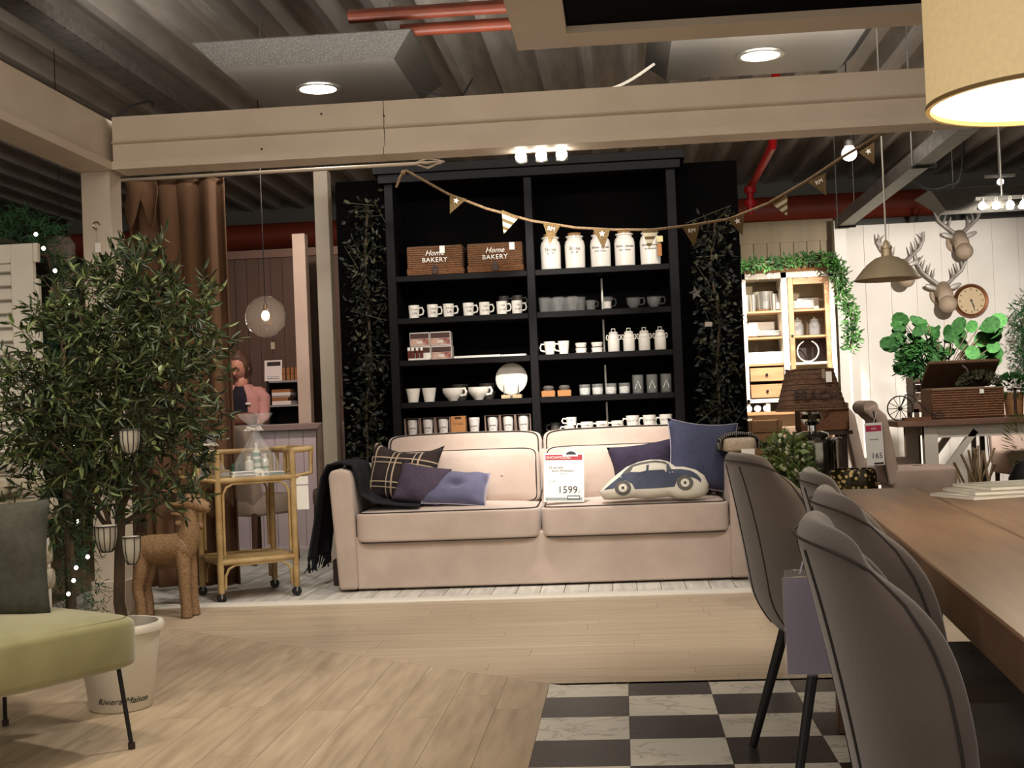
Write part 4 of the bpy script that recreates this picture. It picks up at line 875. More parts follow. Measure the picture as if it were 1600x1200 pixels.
zs0 = P(1270, 640, 6.95).z-zt; zs1 = P(1270, 578, 6.95).z-zt
mb = MB(); mb.lathe([(.205, zs0), (.155, zs0+(zs1-zs0)*.5), (.127, zs1), (.121, zs1), (.15, zs0+(zs1-zs0)*.5), (.199, zs0), (.205, zs0)], 4, cap=False); mb.xf(rot('Z', PI/4)); mb.xf(SCL(1.0, .8, 1))
mb = MB()
def shd(u, v):
    a = 2*PI*u; k = 1-.0*v; w = .176-.058*v; dd = .13-.04*v
    sg = lambda c, e: math.copysign(abs(c)**e, c)
    return (w*sg(math.cos(a), .35), dd*sg(math.sin(a), .35), zs0+(zs1-zs0)*v+.004*math.sin(a*3)*v)
mb.grid(shd, 48, 8, cu=True); o = mb.build('lamp_shade', m_wickd, LP, smooth=True, ang=60); m = o.modifiers.new('solid', 'SOLIDIFY'); m.thickness = .006
for v, r_ in ((0, .007), (1, .006)): MB().tube([shd(i/48, v) for i in range(48)], r_, 6, closed=True).build('shade_rim', m_wickd, LP, smooth=True)
for k in range(1, 8):
    MB().tube([Vector(shd(i/48, k/8))+Vector((0, 0, .002*(i % 2))) for i in range(48)], .0028, 5, closed=True).build('cane_row', mat('cane', '#4b321f', .7), LP, smooth=True)
text('BEACH', .075, m_leather, LP, T(.01, -.128, zs0+(zs1-zs0)*.37) @ rot('X', -.17) @ FACE, ext=.003)
MB().box(.065, .095, -.125, -.122, zs1-.07, zs1-.015).build('price_tag', PAPER, LP); MB().box(.045, .06, -.125, -.122, zs1-.05, zs1+.0).build('hang_tag', mat('beige_tag', '#8d7a60', .7), LP)
# gold speckled vase
m_gold = mat('gold_speckled_glass', '#cbb077', .15, metal=.5, tex='voronoi', col2='#2b2413', scale=38, lo=.22, hi=.42)
q = P(1333, 760, 6.7); t = thing('speckled_vase', 'wide gold speckled glass vase on the low table', 'vase', (q.x, 6.7, zt+.001))
hv = P(1333, 733, 6.7).z-zt
MB().lathe([(.0005, 0), (.10, 0), (.108, .01), (.125, hv*.5), (.118, hv), (.112, hv), (.118, hv*.5), (.10, .015), (.0005, .012)], 32, cap=False).build('vase_body', m_gold, t, smooth=True)
# bottle with white label
q = P(1303, 700, 7.0); t = thing('mirrored_vase', 'tall mirrored glass vase with silver rim beside the lamp', 'vase', (q.x, 7.0, zt+.001)); MB().lathe([(.0005, 0), (.035, 0), (.04, .05), (.036, .33), (.042, .345), (.042, .36), (.034, .36), (.0005, .34)], 20, cap=False).build('vase_body', m_chrome, t, smooth=True)
# leafy herb plant in a dark box
m_herb = mat('herb_green', '#2f3b18', .6, col2='#5b6a2f', scale=9); m_pale = mat('pale_bloom', '#a8a886', .7)
def bushy(name, label, cat, c, rx, ry, rz, n, L, W, m, seed, bloom=0, mbl=None, potm=None, pot=(0, 0, 0), stems=True, kindn='foliage'):
    r = random.Random(seed); t = thing(name, label, cat, (c[0], c[1], c[2]))
    mb = MB(); bl = MB()
    for i in range(n):
        d = rdir(r); q = Vector((d.x*rx, d.y*ry, d.z*rz))*(r.random()**.4); q.z += rz
        leaf_mesh(mb, q, (d+rdir(r)*.9), rdir(r), L*r.uniform(.6, 1.2), W*r.uniform(.7, 1.2))
        if bloom and i % bloom == 0: bl.ball(q, L*.28, 6, 4)
    mb.build(kindn, m, t, kind='stuff')
    if bl.v: bl.build('blossom', mbl, t, smooth=True, kind='stuff')
    if stems:
        sm = MB()
        for i in range(10): d = rdir(r); sm.tube([(0, 0, 0), (d.x*rx*.5, d.y*ry*.5, rz), (d.x*rx*.8, d.y*ry*.8, rz*(1.3+.4*d.z))], .003, 5)
        sm.build('stem', mat('stem_brown', '#3a2c18', .8), t)
    return t
q = P(1225, 780, 6.7); bp = bushy('herb_plant', 'bushy green plant with pale blooms on the low table', 'plant', (q.x+.02, 6.68, zt+.06), .14, .13, .17, 900, .05, .022, m_herb, 11, 9, m_pale)
MB().box(-.13, .13, -.10, .12, -.059, .02).build('planter_box', m_dwood, bp, bevel=.003)
q = P(1255, 760, 6.6); b2 = bushy('herb_plant', 'low green plant tucked behind the suede chair tops', 'plant', (q.x-.01, 6.56, zt+.04), .10, .08, .10, 450, .045, .02, m_herb, 12, 8, m_pale); MB().lathe([(.0005, -.039), (.05, -.039), (.07, .03), (.0005, .03)], 16, cap=False).build('pot', m_dwood, b2)
# ================================================================== LEFT FOREGROUND
# --- lime lounge chair
m_lime = mat('lime_velvet', '#7b7646', .75, col2='#8e8959', scale=4, detail=5, sheen=.5, bump=.04, bscale=90)
GC = thing('lounge_chair', 'lime green velvet lounge chair on thin black wire legs', 'chair', (-1.655, 4.235, 0), math.atan2(.52, -.85))
# local x runs back along the far side, local y along the front edge towards the viewer
dirx = Vector((-.86, .50, 0)).normalized(); diry = Vector((-.50, -.86, 0)).normalized()
GC.rotation_euler = (0, 0, math.atan2(dirx.y, dirx.x))
mb = MB().sq((.36, .40, .36), (.76, .84, .175), .20, 64, 24, crown=.035)
mb.build('seat', m_lime, GC, smooth=True, ang=80)
MB().tube([(.36+a, .40+b, .360+.0795) for a, b in se_loop(.775, .855, .2)], .0035, 6, closed=True).build('seam', mat('lime_seam', '#4d4a22', .8), GC, smooth=True)
for x in (.20, .42, .62):
    for y in (.16, .44): MB().ball((x, y, .452), (.012, .012, .004), 8, 6).build('button', m_lime, GC, smooth=True)
mb = MB().sq((0, 0, 0), (.16, .84, .50), .25, 48, 24); mb.xf(T(.80, .40, .62) @ rot('Y', .22)); mb.build('backrest', m_lime, GC, smooth=True, ang=80)
for x, y, dx, dy in ((.05, .05, -.035, -.02), (.70, .05, .03, -.02), (.05, .76, -.035, .02), (.70, .76, .03, .02)):
    MB().tube([(x, y, .30), (x+dx, y+dy, .012)], .0075, 10).build('leg', m_bleg, GC, smooth=True); MB().tube([(x+dx, y+dy, .022), (x+dx, y+dy, .001)], .012, 10).build('foot_cap', m_leather, GC, smooth=True)
m_gcush = mat('grey_green_linen', '#3a3a30', .9, col2='#424237', scale=40, bump=.2)
o = cushion('grey_cushion', 'grey-green linen cushion leaning on the lime chair', .46, .40, .14, m_gcush, tuple(GC.matrix_basis @ Vector((.36, .36, .452))), -.16, 0, .35, ear=.05, seed=9)
# --- white shutter behind the tree
m_shut = mat('white_shutter_paint', '#cfc9bc', .5, col2='#c3bdb0', scale=3)
Ys = 5.9; a = P(-60, 640, Ys); b = P(64, 382, Ys)
SHT = thing('louvre_shutter', 'white louvred shutter standing at the left edge', 'shutter', (a.x, Ys, 0)); w = P(62, 500, Ys).x-a.x; zb, ztp = .02, P(45, 380, Ys).z
MB().box(w-.135, w-.025, 0, .035, zb, ztp).build('stile', m_shut, SHT, bevel=.003); MB().box(-.02, .06, 0, .035, zb, ztp).build('stile', m_shut, SHT, bevel=.003)
MB().box(.06, w-.135, 0, .035, ztp-.09, ztp).build('rail', m_shut, SHT, bevel=.003); MB().box(.06, w-.135, 0, .035, zb, zb+.15).build('rail', m_shut, SHT, bevel=.003)
z = zb+.20; 
while z < ztp-.07:
    mb = MB().box(.06, w-.135, -.042, .042, -.005, .005); mb.xf(T(0, .018, z) @ rot('X', 1.05)); mb.build('louvre', m_shut, SHT); z += .066
for z0, z1 in ((ztp-.09, ztp-.0), (ztp-1.0, ztp-.17), (zb, .6)): MB().box(w-.023, w, .0, .03, z0, z1).build('hinge_edge', m_shut, SHT, bevel=.002)
# --- stacked whitewashed logs / ledge below the shutter
m_log = mat('whitewashed_wood', '#8f8570', .8, col2='#b8af9a', scale=6, stretch=(1, 5, 5), bump=.3)
LG = thing('wood_ledge', 'whitewashed split-wood ledge between shutter and lime chair', 'ledge', (P(10, 700, 5.75).x, 5.72, 0))
r = random.Random(4)
for k, (z, hgt) in enumerate(((.02, .10), (.125, .10), (.23, .10), (.335, .11), (.45, .10), (.555, .10), (.66, .11), (.775, .10), (.88, .09))):
    x = -.45+r.uniform(-.1, 0)
    while x < .06:
        L = r.uniform(.10, .24); MB().sq((x+L/2, r.uniform(-.012, .012), z+hgt/2), (L-.008, .13, hgt-.006), .4, 20, 10).build('split_log', m_log, LG, smooth=True, ang=70); x += L
# --- olive tree in a white pot
m_pot = mat('white_pot', '#d6cfbf', .45, col2='#ccc5b5', scale=3)
PT = thing('flower_pot', 'tall white tapered flower pot with script lettering', 'pot', (-1.965, 4.835, 0.001)); PH = .325
MB().lathe([(.0005, 0), (.112, 0), (.118, .006), (.155, PH-.035), (.168, PH-.030), (.172, PH-.012), (.166, PH), (.150, PH), (.147, PH-.03), (.112, .03), (.0005, .03)], 40, cap=False).build('pot_body', m_pot, PT, smooth=True)
ctext('Riviera Maison', .034, m_ink, PT, .1242, .045, ang=.45, taper=.13, shear=.4)
MB().lathe([(.0005, PH-.07), (.138, PH-.07)], 24, cap=False).build('soil', mat('soil', '#3b332b', .95, col2='#564c40', scale=40), PT)
m_bark = mat('olive_bark', '#3d3023', .9, col2='#5a4936', scale=14, stretch=(1, 1, .3), bump=.5)
OT = thing('olive_tree', 'bushy artificial olive tree hung with small baskets', 'tree', (-1.965, 4.90, PH-.069)); zr = OT.location.z
def tp(px, py, dy=0): return P(px, py, 4.90+dy)-OT.location
MB().tube([(0, 0, 0), tp(186, 940), tp(187, 860), tp(188, 780), tp(186, 700), tp(184, 620), tp(178, 540)], [.024, .022, .020, .020, .018, .014, .008], 12).build('trunk', m_bark, OT, smooth=True)
r = random.Random(21)
br = [[(187, 870), (165, 800), (130, 740), (80, 690)], [(188, 800), (215, 740), (255, 690), (290, 640)], [(187, 760), (155, 690), (110, 620), (60, 580)], [(186, 720), (215, 650), (250, 570), (285, 510)],
      [(186, 690), (165, 610), (140, 540), (120, 480)], [(185, 660), (200, 580), (215, 500), (222, 430)], [(188, 820), (240, 790), (285, 770), (315, 765)], [(187, 850), (150, 800), (105, 770), (70, 740)],
      [(184, 640), (230, 600), (280, 590), (320, 560)], [(185, 700), (120, 660), (50, 640), (15, 640)]]
mbb = MB(); tips = []
for bi, pts in enumerate(br):
    dy = r.uniform(-.28, .28); q = [tp(a, b, dy*i/3) for i, (a, b) in enumerate(pts)]
    MB().tube(q, [.012, .009, .006, .003], 8).build('branch', m_bark, OT, smooth=True); tips.append(q)
m_leaf = mat('olive_leaf', '#1f2b14', .45, col2='#3a4824', scale=5); m_leafl = mat('olive_leaf_light', '#56653a', .45, col2='#75804f', scale=6)
# leaf clusters: crown blobs in picture terms (centre, radius) turned into ellipsoids about the trunk
blobs = [(195, 470, 70, .18), (120, 555, 90, .26), (235, 555, 85, .26), (75, 635, 80, .24), (180, 630, 115, .30), (265, 620, 70, .24), (110, 710, 90, .26), (215, 705, 85, .26), (292, 670, 40, .16),
         (50, 690, 40, .15), (125, 785, 50, .2), (240, 765, 42, .16), (285, 545, 50, .16), (30, 610, 28, .12), (215, 425, 45, .12), (300, 480, 24, .1), (150, 480, 55, .15), (250, 490, 55, .15), (285, 740, 28, .1), (75, 760, 40, .15)]
leafm = []
for k in range(4):
    mb = MB(); leaf_mesh(mb, Vector((0, 0, 0)), Vector((1, 0, 0)), Vector((0, 0, 1)), 1, .20+.03*k, .1+.06*k); me_o = mb.build('leaf', m_leafl if k == 3 else m_leaf); leafm.append(me_o.data); D.objects.remove(me_o)
fol = MB(); foll = MB(); tw = MB(); nleaf = 0; cand = []
for (px, py, rp_, dep) in blobs:
    c = tp(px, py); R = rp_*4.9/FPX; n = int((25 if py < 740 else 15)*(rp_/50)**2)+8
    for i in range(n):
        d = rdir(r); k_ = r.random()**.45; base = c+Vector((d.x*R, d.y*dep, d.z*R))*k_
        tdir = (d+Vector((0, 0, .25))+rdir(r)*.7).normalized(); L = r.uniform(.06, .12); tip = base+tdir*L
        tw.tube([base, tip], .0014, 4, cap=False)
        for j in range(9):
            q = base.lerp(tip, .1+.9*j/8); ld = (tdir*.6+rdir(r)*.8).normalized(); LL = r.uniform(.038, .068)
            if q.y+ld.y*LL < -.18 and len(cand) < 300 and j % 2: cand.append((q, ld, LL))
            else: leaf_mesh(foll if (j+i) % 5 == 0 else fol, q, ld, rdir(r), LL, LL*.24, .2)
fol.build('foliage', m_leaf, OT, kind='stuff'); foll.build('foliage', m_leafl, OT, kind='stuff'); tw.build('twigs', m_bark, OT, kind='stuff')
for i, (q, ld, LL) in enumerate(cand):
    o = D.objects.new('leaf', leafm[i % 4]); COL.objects.link(o); o.parent = OT; o.location = q; o.rotation_mode = 'QUATERNION'; o.rotation_quaternion = ld.to_track_quat('X', 'Z'); o.scale = (LL*1.1,)*3
mb = MB()
for (px, py) in ((183, 466), (193, 472)): mb.ball(tp(px, py, -.25), .012, 8, 6)
# hanging votive baskets
m_frost = mat('frosted_glass', '#b9b2a2', .5, trans=.15)
def votive(px0, px1, py0, py1, label, full=True):
    a, b = P((px0+px1)/2, py1, 4.60), P((px0+px1)/2, py0, 4.60); R = (px1-px0)/2*4.60/FPX; h = b.z-a.z
    t = thing('hanging_votive', label, 'candle holder', (a.x, 4.60, a.z), group='wire votive baskets in the olive tree')
    pr = [(R*.45, 0), (R*.75, h*.15), (R*.95, h*.5), (R, h)]
    MB().lathe([(.0005, .002)]+[(p[0]*.93, p[1]+.002) for p in pr]+[(R*.86, h), (.0005, h*.6)], 20, cap=False).build('cup', m_frost, t, smooth=True)
    n = 12 if full else 6
    for i in range(n): an = 2*PI*i/n+.2; MB().tube([(p[0]*math.cos(an), p[0]*math.sin(an), p[1]) for p in pr], .0016, 5).build('wire', m_cable, t)
    for q in (pr[0], pr[-1]): MB().tube([(q[0]*math.cos(2*PI*i/20), q[0]*math.sin(2*PI*i/20), q[1]) for i in range(20)], .0022, 5, closed=True).build('wire_ring', m_cable, t)
    MB().tube([(-R, 0, h), (-R*.8, .01, h+.05), (0, .02, h+.075), (R*.8, .01, h+.05), (R, 0, h)], .0014, 5).build('hanger', m_cable, t); MB().tube([(0, .02, h+.073), (0, .10, h+.16)], .0012, 5).build('hook', m_cable, t)
votive(186, 221, 671, 709, 'upper wire votive basket in the middle of the olive tree'); votive(148, 186, 822, 862, 'lower left wire votive basket in front of the white post'); votive(191, 221, 839, 881, 'lower right grey votive basket with few wires', False)
# --- christmas greenery behind the tree
m_fir = mat('fir_green', '#12301a', .7, col2='#24502a', scale=6); m_firl = mat('fairy_light', '#ffffff', .5, emit='#fff2dc', es=6)
def fir(name, label, cat, c, rx, ry, rz, n, L, seed, lights=(), cone=False, par=None):
    r = random.Random(seed); t = thing(name, label, cat, c); mb = MB()
    for i in range(n):
        d = rdir(r); q = Vector((d.x*rx, d.y*ry, d.z*rz))*(.35+.65*r.random()**.5)
        if cone: q.z = rz*(2*r.random()-1); kk = (1-(q.z+rz)/(2*rz))*.9+.1; an = r.uniform(0, 2*PI); q.x = rx*kk*math.cos(an)*(.4+.6*r.random()); q.y = ry*kk*math.sin(an)*(.4+.6*r.random())
        ax = (Vector((q.x/rx, q.y/ry, -.1))+rdir(r)*.6).normalized()
        for j in range(7):
            b = q+ax*L*(j/7); leaf_mesh(mb, b, ax*.5+rdir(r), rdir(r), L*.45, L*.05, 0)
    mb.build('needles', m_fir, t, kind='stuff')
    for px, py, Y in lights: q = P(px, py, Y)-Vector(c); MB().ball(q, .010, 8, 6).build('fairy_light', m_firl, t)
    return t
Yx = 6.35; zc = P(110, 820, Yx); t = fir('christmas_tree', 'dark green christmas tree with fairy lights behind the olive tree', 'christmas tree', (P(106, 800, Yx).x, Yx, .85), .17, .2, .80, 700, .085, 31,
    [(122, 815, 6.05), (137, 870, 6.05), (119, 887, 6.1), (115, 907, 6.1), (107, 928, 6.1), (98, 693, 6.0), (118, 694, 6.0), (138, 793, 6.0), (105, 721, 6.0), (70, 575, 6.1), (110, 635, 6.1)], cone=True)
MB().tube([(0, 0, -.849), (0, 0, .7)], [.03, .01], 10).build('trunk', m_bark, t)
q = P(40, 365, 6.3); t = fir('fir_garland', 'fir garland with fairy lights draped over the white shutter', 'garland', (q.x, 6.1, q.z-.03), .26, .15, .14, 420, .08, 32, [(56, 366, 6.0), (68, 388, 6.0), (86, 423, 6.0), (110, 474, 5.95)])
MB().tube([(-.25, 0, -.05), (0, 0, -.03), (.2, .02, -.12), (.26, .02, -.45), (.24, .03, -1.0)], .012, 8).build('garland_core', m_bark, t)
mb = MB(); r = random.Random(33)
for i in range(260):
    k = r.random(); c = Vector((.21+.06*math.sin(k*9), .02, -.10-.75*k)); d = rdir(r)
    for j in range(6): leaf_mesh(mb, c+d*.08*(j/6), d*.5+rdir(r), rdir(r), .04, .005, 0)
mb.build('needles', m_fir, t, kind='stuff')
# brown paper ornaments between shutter and post
Yo = 8.6; q = P(95, 395, Yo); t = thing('paper_wreath', 'crumpled pale paper ornament hanging between shutter and post', 'ornament', (q.x, Yo, q.z)); mb = MB().sq((0, 0, 0), (.22, .08, .22), .8, 20, 12)
r = random.Random(2)
for p in mb.v: p += rdir(r)*.012
mb.build('paper_ball', mat('pale_paper', '#8d7c70', .7), t, smooth=True); MB().tube([(0, 0, .1), (.0, 0, 3.7-q.z)], .003, 5).build('thread', m_cable, t)
a = P(65, 432, Yo); b = P(134, 416, Yo)
RL = tag(MB().tube([a, b], .008, 8).build('hanging_rail', m_steel, smooth=True), 'thin steel rail with cloth ornaments behind the post', 'rail')
m_cloth = mat('cream_cloth', '#a38f80', .85)
for i, (px, lb) in enumerate(((99, 'cream cloth ornament with dark twig on the thin rail'), (119, 'cream cloth loop on the thin rail, next to the post'))):
    q = P(px, 445, Yo); t = thing('cloth_ornament', lb, 'ornament', (q.x, Yo-.02, q.z))
    if i: MB().tube([(-.05, 0, -.08), (-.03, 0, .06), (0, 0, .085), (.03, 0, .06), (.05, 0, -.08)], .016, 8).build('loop', m_cloth, t, smooth=True)
    else:
        MB().prism([(-.10, -.05), (0, .10), (.08, .06), (.07, -.07), (0, -.11)], -.015, .015, 'y').build('cloth', m_cloth, t, bevel=.008)
        for k in range(6): an = k*1.05; MB().tube([(0, -.018, -.02), (.055*math.cos(an), -.022, -.02+.055*math.sin(an))], .003, 5).build('twig', m_bark, t)
# hook with tag on the post
q = P(150, 352, 7.08); t = thing('post_hook', 'small silver ornament with white tag on the cream post', 'ornament', (q.x, 7.085, q.z)); MB().tube([(.02*math.cos(k), 0, .02*math.sin(k)) for k in [i*.5 for i in range(11)]], .004, 6).build('ring', m_chrome, t, smooth=True); MB().tube([(0, 0, -.02), (.002, 0, -.10)], .0012, 5).build('thread', m_steel, t); MB().box(-.012, .022, -.002, .001, -.155, -.10).build('tag', PAPER, t)
# --- curtain
m_curt = mat('brown_linen_curtain', '#6b4d33', .9, col2='#614530', scale=2.5, stretch=(6, 6, .5), bump=.1, bscale=90)
CT = thing('curtain', 'heavy brown curtain hanging from the pergola beside the post', 'curtain', (0, 0, 0)); Yc = 8.0
def cfn(u, v):
    z = 2.64*(1-v)+.03*v; tl, tr_ = P(192, 272, Yc).x, P(345, 265, Yc).x; bl_, br_ = -3.06, P(381, 925, Yc+.12).x
    x = tl+(tr_-tl)*u; xb_ = bl_+(br_-bl_)*u; e = v**.8; x = x*(1-e)+xb_*e
    amp = .045*(.5+.5*smooth(0, .1, v))*(1-.3*v)
    return (x+.012*math.sin(u*31), Yc+.06+amp*math.sin(u*PI*9+.6*math.sin(u*7))+.02*math.sin(u*21), z)
o = MB().grid(cfn, 110, 26).build('drape', m_curt, CT, smooth=True, ang=180); m = o.modifiers.new('solid', 'SOLIDIFY'); m.thickness = .008; m.offset = 0
mb = MB().grid(lambda u, v: (P(197+48*u, 275, Yc-.04).x+.01*math.sin(v*5), Yc-.055-.03*math.sin(u*PI*2), 2.62-v*(.10+.20*abs(math.sin(u*PI*1.7+.4)))), 24, 10); o = mb.build('valance_flap', m_curt, CT, smooth=True, ang=180); m = o.modifiers.new('solid', 'SOLIDIFY'); m.thickness = .006
a, b = P(188, 277, Yc), P(690, 258, Yc); rd = MB().tube([(a.x-.02, Yc, 2.645), (b.x, Yc, 2.645)], .012, 10).build('curtain_rod', mat('cream_rod', '#8f7f6c', .5), CT, smooth=True)
mb = MB()
for k in range(6): an = k*PI/3; mb.tube([(b.x-.18, Yc, 2.645), (b.x-.09, Yc+.035*math.cos(an), 2.645+.035*math.sin(an)), (b.x+.02, Yc, 2.65)], .004, 5)
mb.build('rod_cage_end', MATS['cream_rod'], CT)
# --- wicker deer
m_deer = mat('honey_wicker', '#6a5138', .65, col2='#94734e', scale=110, detail=3)
def deer(label, loc, rz, sc):
    t = thing('wicker_deer', label, 'deer figure', loc, rz, 'wicker deer'); t.scale = (sc,)*3
    def skin(chain, name, n=16, par=None):
        """woven surface: fine rings whose canes pass alternately over and under"""
        n = 26; pts = []; rs = []
        for (p, r0), (q, r1) in zip(chain, chain[1:]):
            m = max(1, int((Vector(q)-Vector(p)).length/.0075))
            for i in range(m): pts.append(Vector(p).lerp(Vector(q), i/m)); rs.append(max(.004, r0+(r1-r0)*i/m))
        pts.append(Vector(chain[-1][0])); rs.append(max(.004, chain[-1][1]))
        mb = MB().tube(pts, rs, n)
        for i, c in enumerate(pts):
            for j in range(n):
                k = i*n+j; d = mb.v[k]-c; L = d.length
                if L > .008: mb.v[k] = c+d*(1+.0026/L*(1 if (i+j//2) % 2 else -1)*(1 if i % 2 else .4))
        return mb.build(name, m_deer, par or t, smooth=True, ang=180)
    def sm(pts, k=4):
        out = []
        for i in range(len(pts)-1):
            p0, p1, p2, p3 = [Vector(pts[max(0, min(len(pts)-1, j))][0]).to_4d() for j in (i-1, i, i+1, i+2)]
            rs = [pts[max(0, min(len(pts)-1, j))][1] for j in (i-1, i, i+1, i+2)]
            for q in range(k):
                s_ = q/k; f = lambda a, b, c, d: .5*((2*b)+(c-a)*s_+(2*a-5*b+4*c-d)*s_*s_+(3*b-a-3*c+d)*s_**3)
                out.append((Vector([f(p0[z], p1[z], p2[z], p3[z]) for z in range(3)]), f(*rs)))
        out.append((Vector(pts[-1][0]), pts[-1][1])); return out
    skin(sm([((-.20, 0, .40), .015), ((-.185, 0, .405), .072), ((-.10, 0, .405), .088), ((0, 0, .41), .085), ((.09, 0, .415), .088), ((.14, 0, .425), .075), ((.155, 0, .43), .02)]), 'body')
    skin(sm([((.10, 0, .40), .075), ((.135, 0, .49), .064), ((.15, 0, .57), .048), ((.155, 0, .63), .043), ((.16, 0, .66), .03)]), 'neck')
    hd = skin(sm([((.105, 0, .675), .012), ((.125, 0, .68), .046), ((.17, 0, .678), .050), ((.22, 0, .660), .040), ((.262, 0, .645), .030), ((.275, 0, .642), .012)]), 'head')
    for s in (-1, 1):
        skin(sm([((-.155, s*.035, .40), .055), ((-.165, s*.045, .28), .042), ((-.185, s*.05, .18), .032), ((-.17, s*.05, .09), .030), ((-.168, s*.05, .002), .032)]), 'hind_leg', 14)
        skin(sm([((.10, s*.035, .40), .05), ((.115, s*.045, .28), .040), ((.12, s*.05, .18), .033), ((.125, s*.05, .09), .031), ((.13, s*.05, .002), .034)]), 'front_leg', 14)
        mb = MB().sq((0, 0, 0), (.085, .02, .036), .9, 16, 8); mb.xf(T(.085, s*.055, .682) @ rot('Z', s*-.6+(PI if s > 0 else 0)*0) @ rot('Y', .15)); mb.build('ear', m_deer, hd, smooth=True)
        MB().ball((.185, -.047*s, .692), (.010, .006, .008), 10, 6).build('eye', m_cable, hd, smooth=True)
        MB().tube([(.13, s*.025, .71), (.10, s*.05, .745), (.06, s*.07, .76), (.02, s*.09, .765)], [.009, .008, .007, .004], 8).build('antler', m_deer, hd, smooth=True)
        MB().tube([(.09, s*.055, .75), (.085, s*.07, .79)], [.006, .003], 6).build('antler_tine', m_deer, hd, smooth=True)
    MB().ball((.272, 0, .655), (.010, .012, .009), 10, 6).build('nose', m_cable, hd, smooth=True); MB().tube([(-.19, 0, .44), (-.215, 0, .42), (-.225, 0, .38)], [.02, .016, .006], 8).build('tail', m_deer, t, smooth=True)
    return t
DR = deer('large wicker deer figure standing beside the white pot', (-2.55, 7.02, .001), -.12, .93)
deer('smaller dark wicker deer behind the large one', (-2.66, 7.34, .001), .35, .72)
# --- rattan trolley
m_rat = mat('rattan', '#b59a6a', .5, col2='#98794a', scale=7, stretch=(1, 1, 1), detail=3)
RC = thing('rattan_trolley', 'two-tier rattan serving trolley on casters', 'trolley', (-2.385, 7.42, .004), math.atan2(.25, .39)); W, Dp, H = .46, .44, .88
def rt(pts, r, nm, par=RC): return MB().tube(pts, r, 10).build(nm, m_rat, par, smooth=True)
for x, y in ((0, 0), (W, 0), (0, Dp), (W, Dp)):
    rt([(x, y, .06), (x, y, H)], .019, 'leg'); c = MB().tube([(x, y-.01, .03), (x, y+.01, .03)], .028, 14).build('caster', m_bleg, RC, smooth=True); MB().tube([(x, y, .03), (x, y, .08)], .012, 8).build('caster_fork', m_steel, c)
    for z in (.20, .42, .66): MB().lathe([(.0205, -.006), (.0215, 0), (.0205, .006)], 12, (x, y, z), cap=False).build('cane_node', m_rat, RC, smooth=True)
for z, nm in ((.24, 'lower_rail'), (.72, 'upper_rail')):
    for p, q in (((0, 0), (W, 0)), ((0, Dp), (W, Dp)), ((0, 0), (0, Dp)), ((W, 0), (W, Dp))): rt([(*p, z), (*q, z)], .018, nm)
    MB().box(0, W, 0, Dp, z-.004, z+.012).build('shelf_mat', m_rat, RC)
for y in (0, Dp): rt([(0, y, H), (-.012, y, H+.012), (-.012, y, H+.012)], .018, 'corner_joint')
for x, o_ in ((0, -.12), (W, .12)):
    rt([(x, -.01, H), (x, Dp+.01, H)], .016, 'end_rail'); rt([(x+o_, -.01, H+.005), (x+o_, Dp+.01, H+.005)], .018, 'handle_rail')
    for y in (0, Dp): rt([(x, y, H), (x+o_, y, H+.005)], .018, 'handle_arm'); rt([(x+o_, y, H), (x+o_*.97, y, .74), (x, y, .72)], .014, 'handle_brace')
rt([(0, Dp, H), (W, Dp, H)], .017, 'back_rail')
for x in (W*.33, W*.66): rt([(x, Dp, .72), (x, Dp, H)], .010, 'spindle')
for y in (Dp*.33, Dp*.66):
    for x in (0, W): rt([(x, y, .72), (x, y, H)], .010, 'spindle')
for y in (0, Dp):
    for z0, z1 in ((.06, .22), (.26, .70)): rt([(.028, y, z0+.02), (.03, y, z1-.06), (.05, y, z1-.02), (.09, y, z1), (W-.09, y, z1), (W-.05, y, z1-.02), (W-.03, y, z1-.06), (W-.028, y, z0+.02)], .008, 'arch_cane')
C2W = T(-2.385, 7.42, .004) @ rot('Z', math.atan2(.25, .39)); m_soap = mat('soap_white', '#d5d1c4', .35); m_mint = mat('mint_label', '#7c9a88', .6); m_cello = mat('cellophane', '#e8e8e6', .08, alpha=.16, spec=1.0, bump=.8, bscale=14)
zs = .732
def ct(x, y, z=zs): return tuple(C2W @ Vector((x, y, z+.001)))
def bottle(loc, h, r_, lb, stripes):
    t = thing('soap_bottle', lb, 'bottle', loc); MB().lathe([(.0005, 0), (r_, 0), (r_, h*.72), (r_*.45, h*.80), (r_*.4, h*.88), (r_*.5, h*.89), (r_*.5, h), (.0005, h)], 20, cap=False).build('bottle_body', m_soap, t, smooth=True)
    for z in stripes: MB().lathe([(r_+.0006, h*z), (r_+.0006, h*(z+.12))], 20, cap=False).build('label_band', m_mint, t)
bottle(ct(.30, .20), .20, .026, 'tall white bottle with mint bands in the cellophane gift wrap', (.15, .38, .58)); bottle(ct(.24, .16), .12, .028, 'short white pump bottle in the cellophane gift wrap', (.2,)); bottle(ct(.36, .22), .13, .022, 'small white bottle at the right of the gift wrap', (.3,))
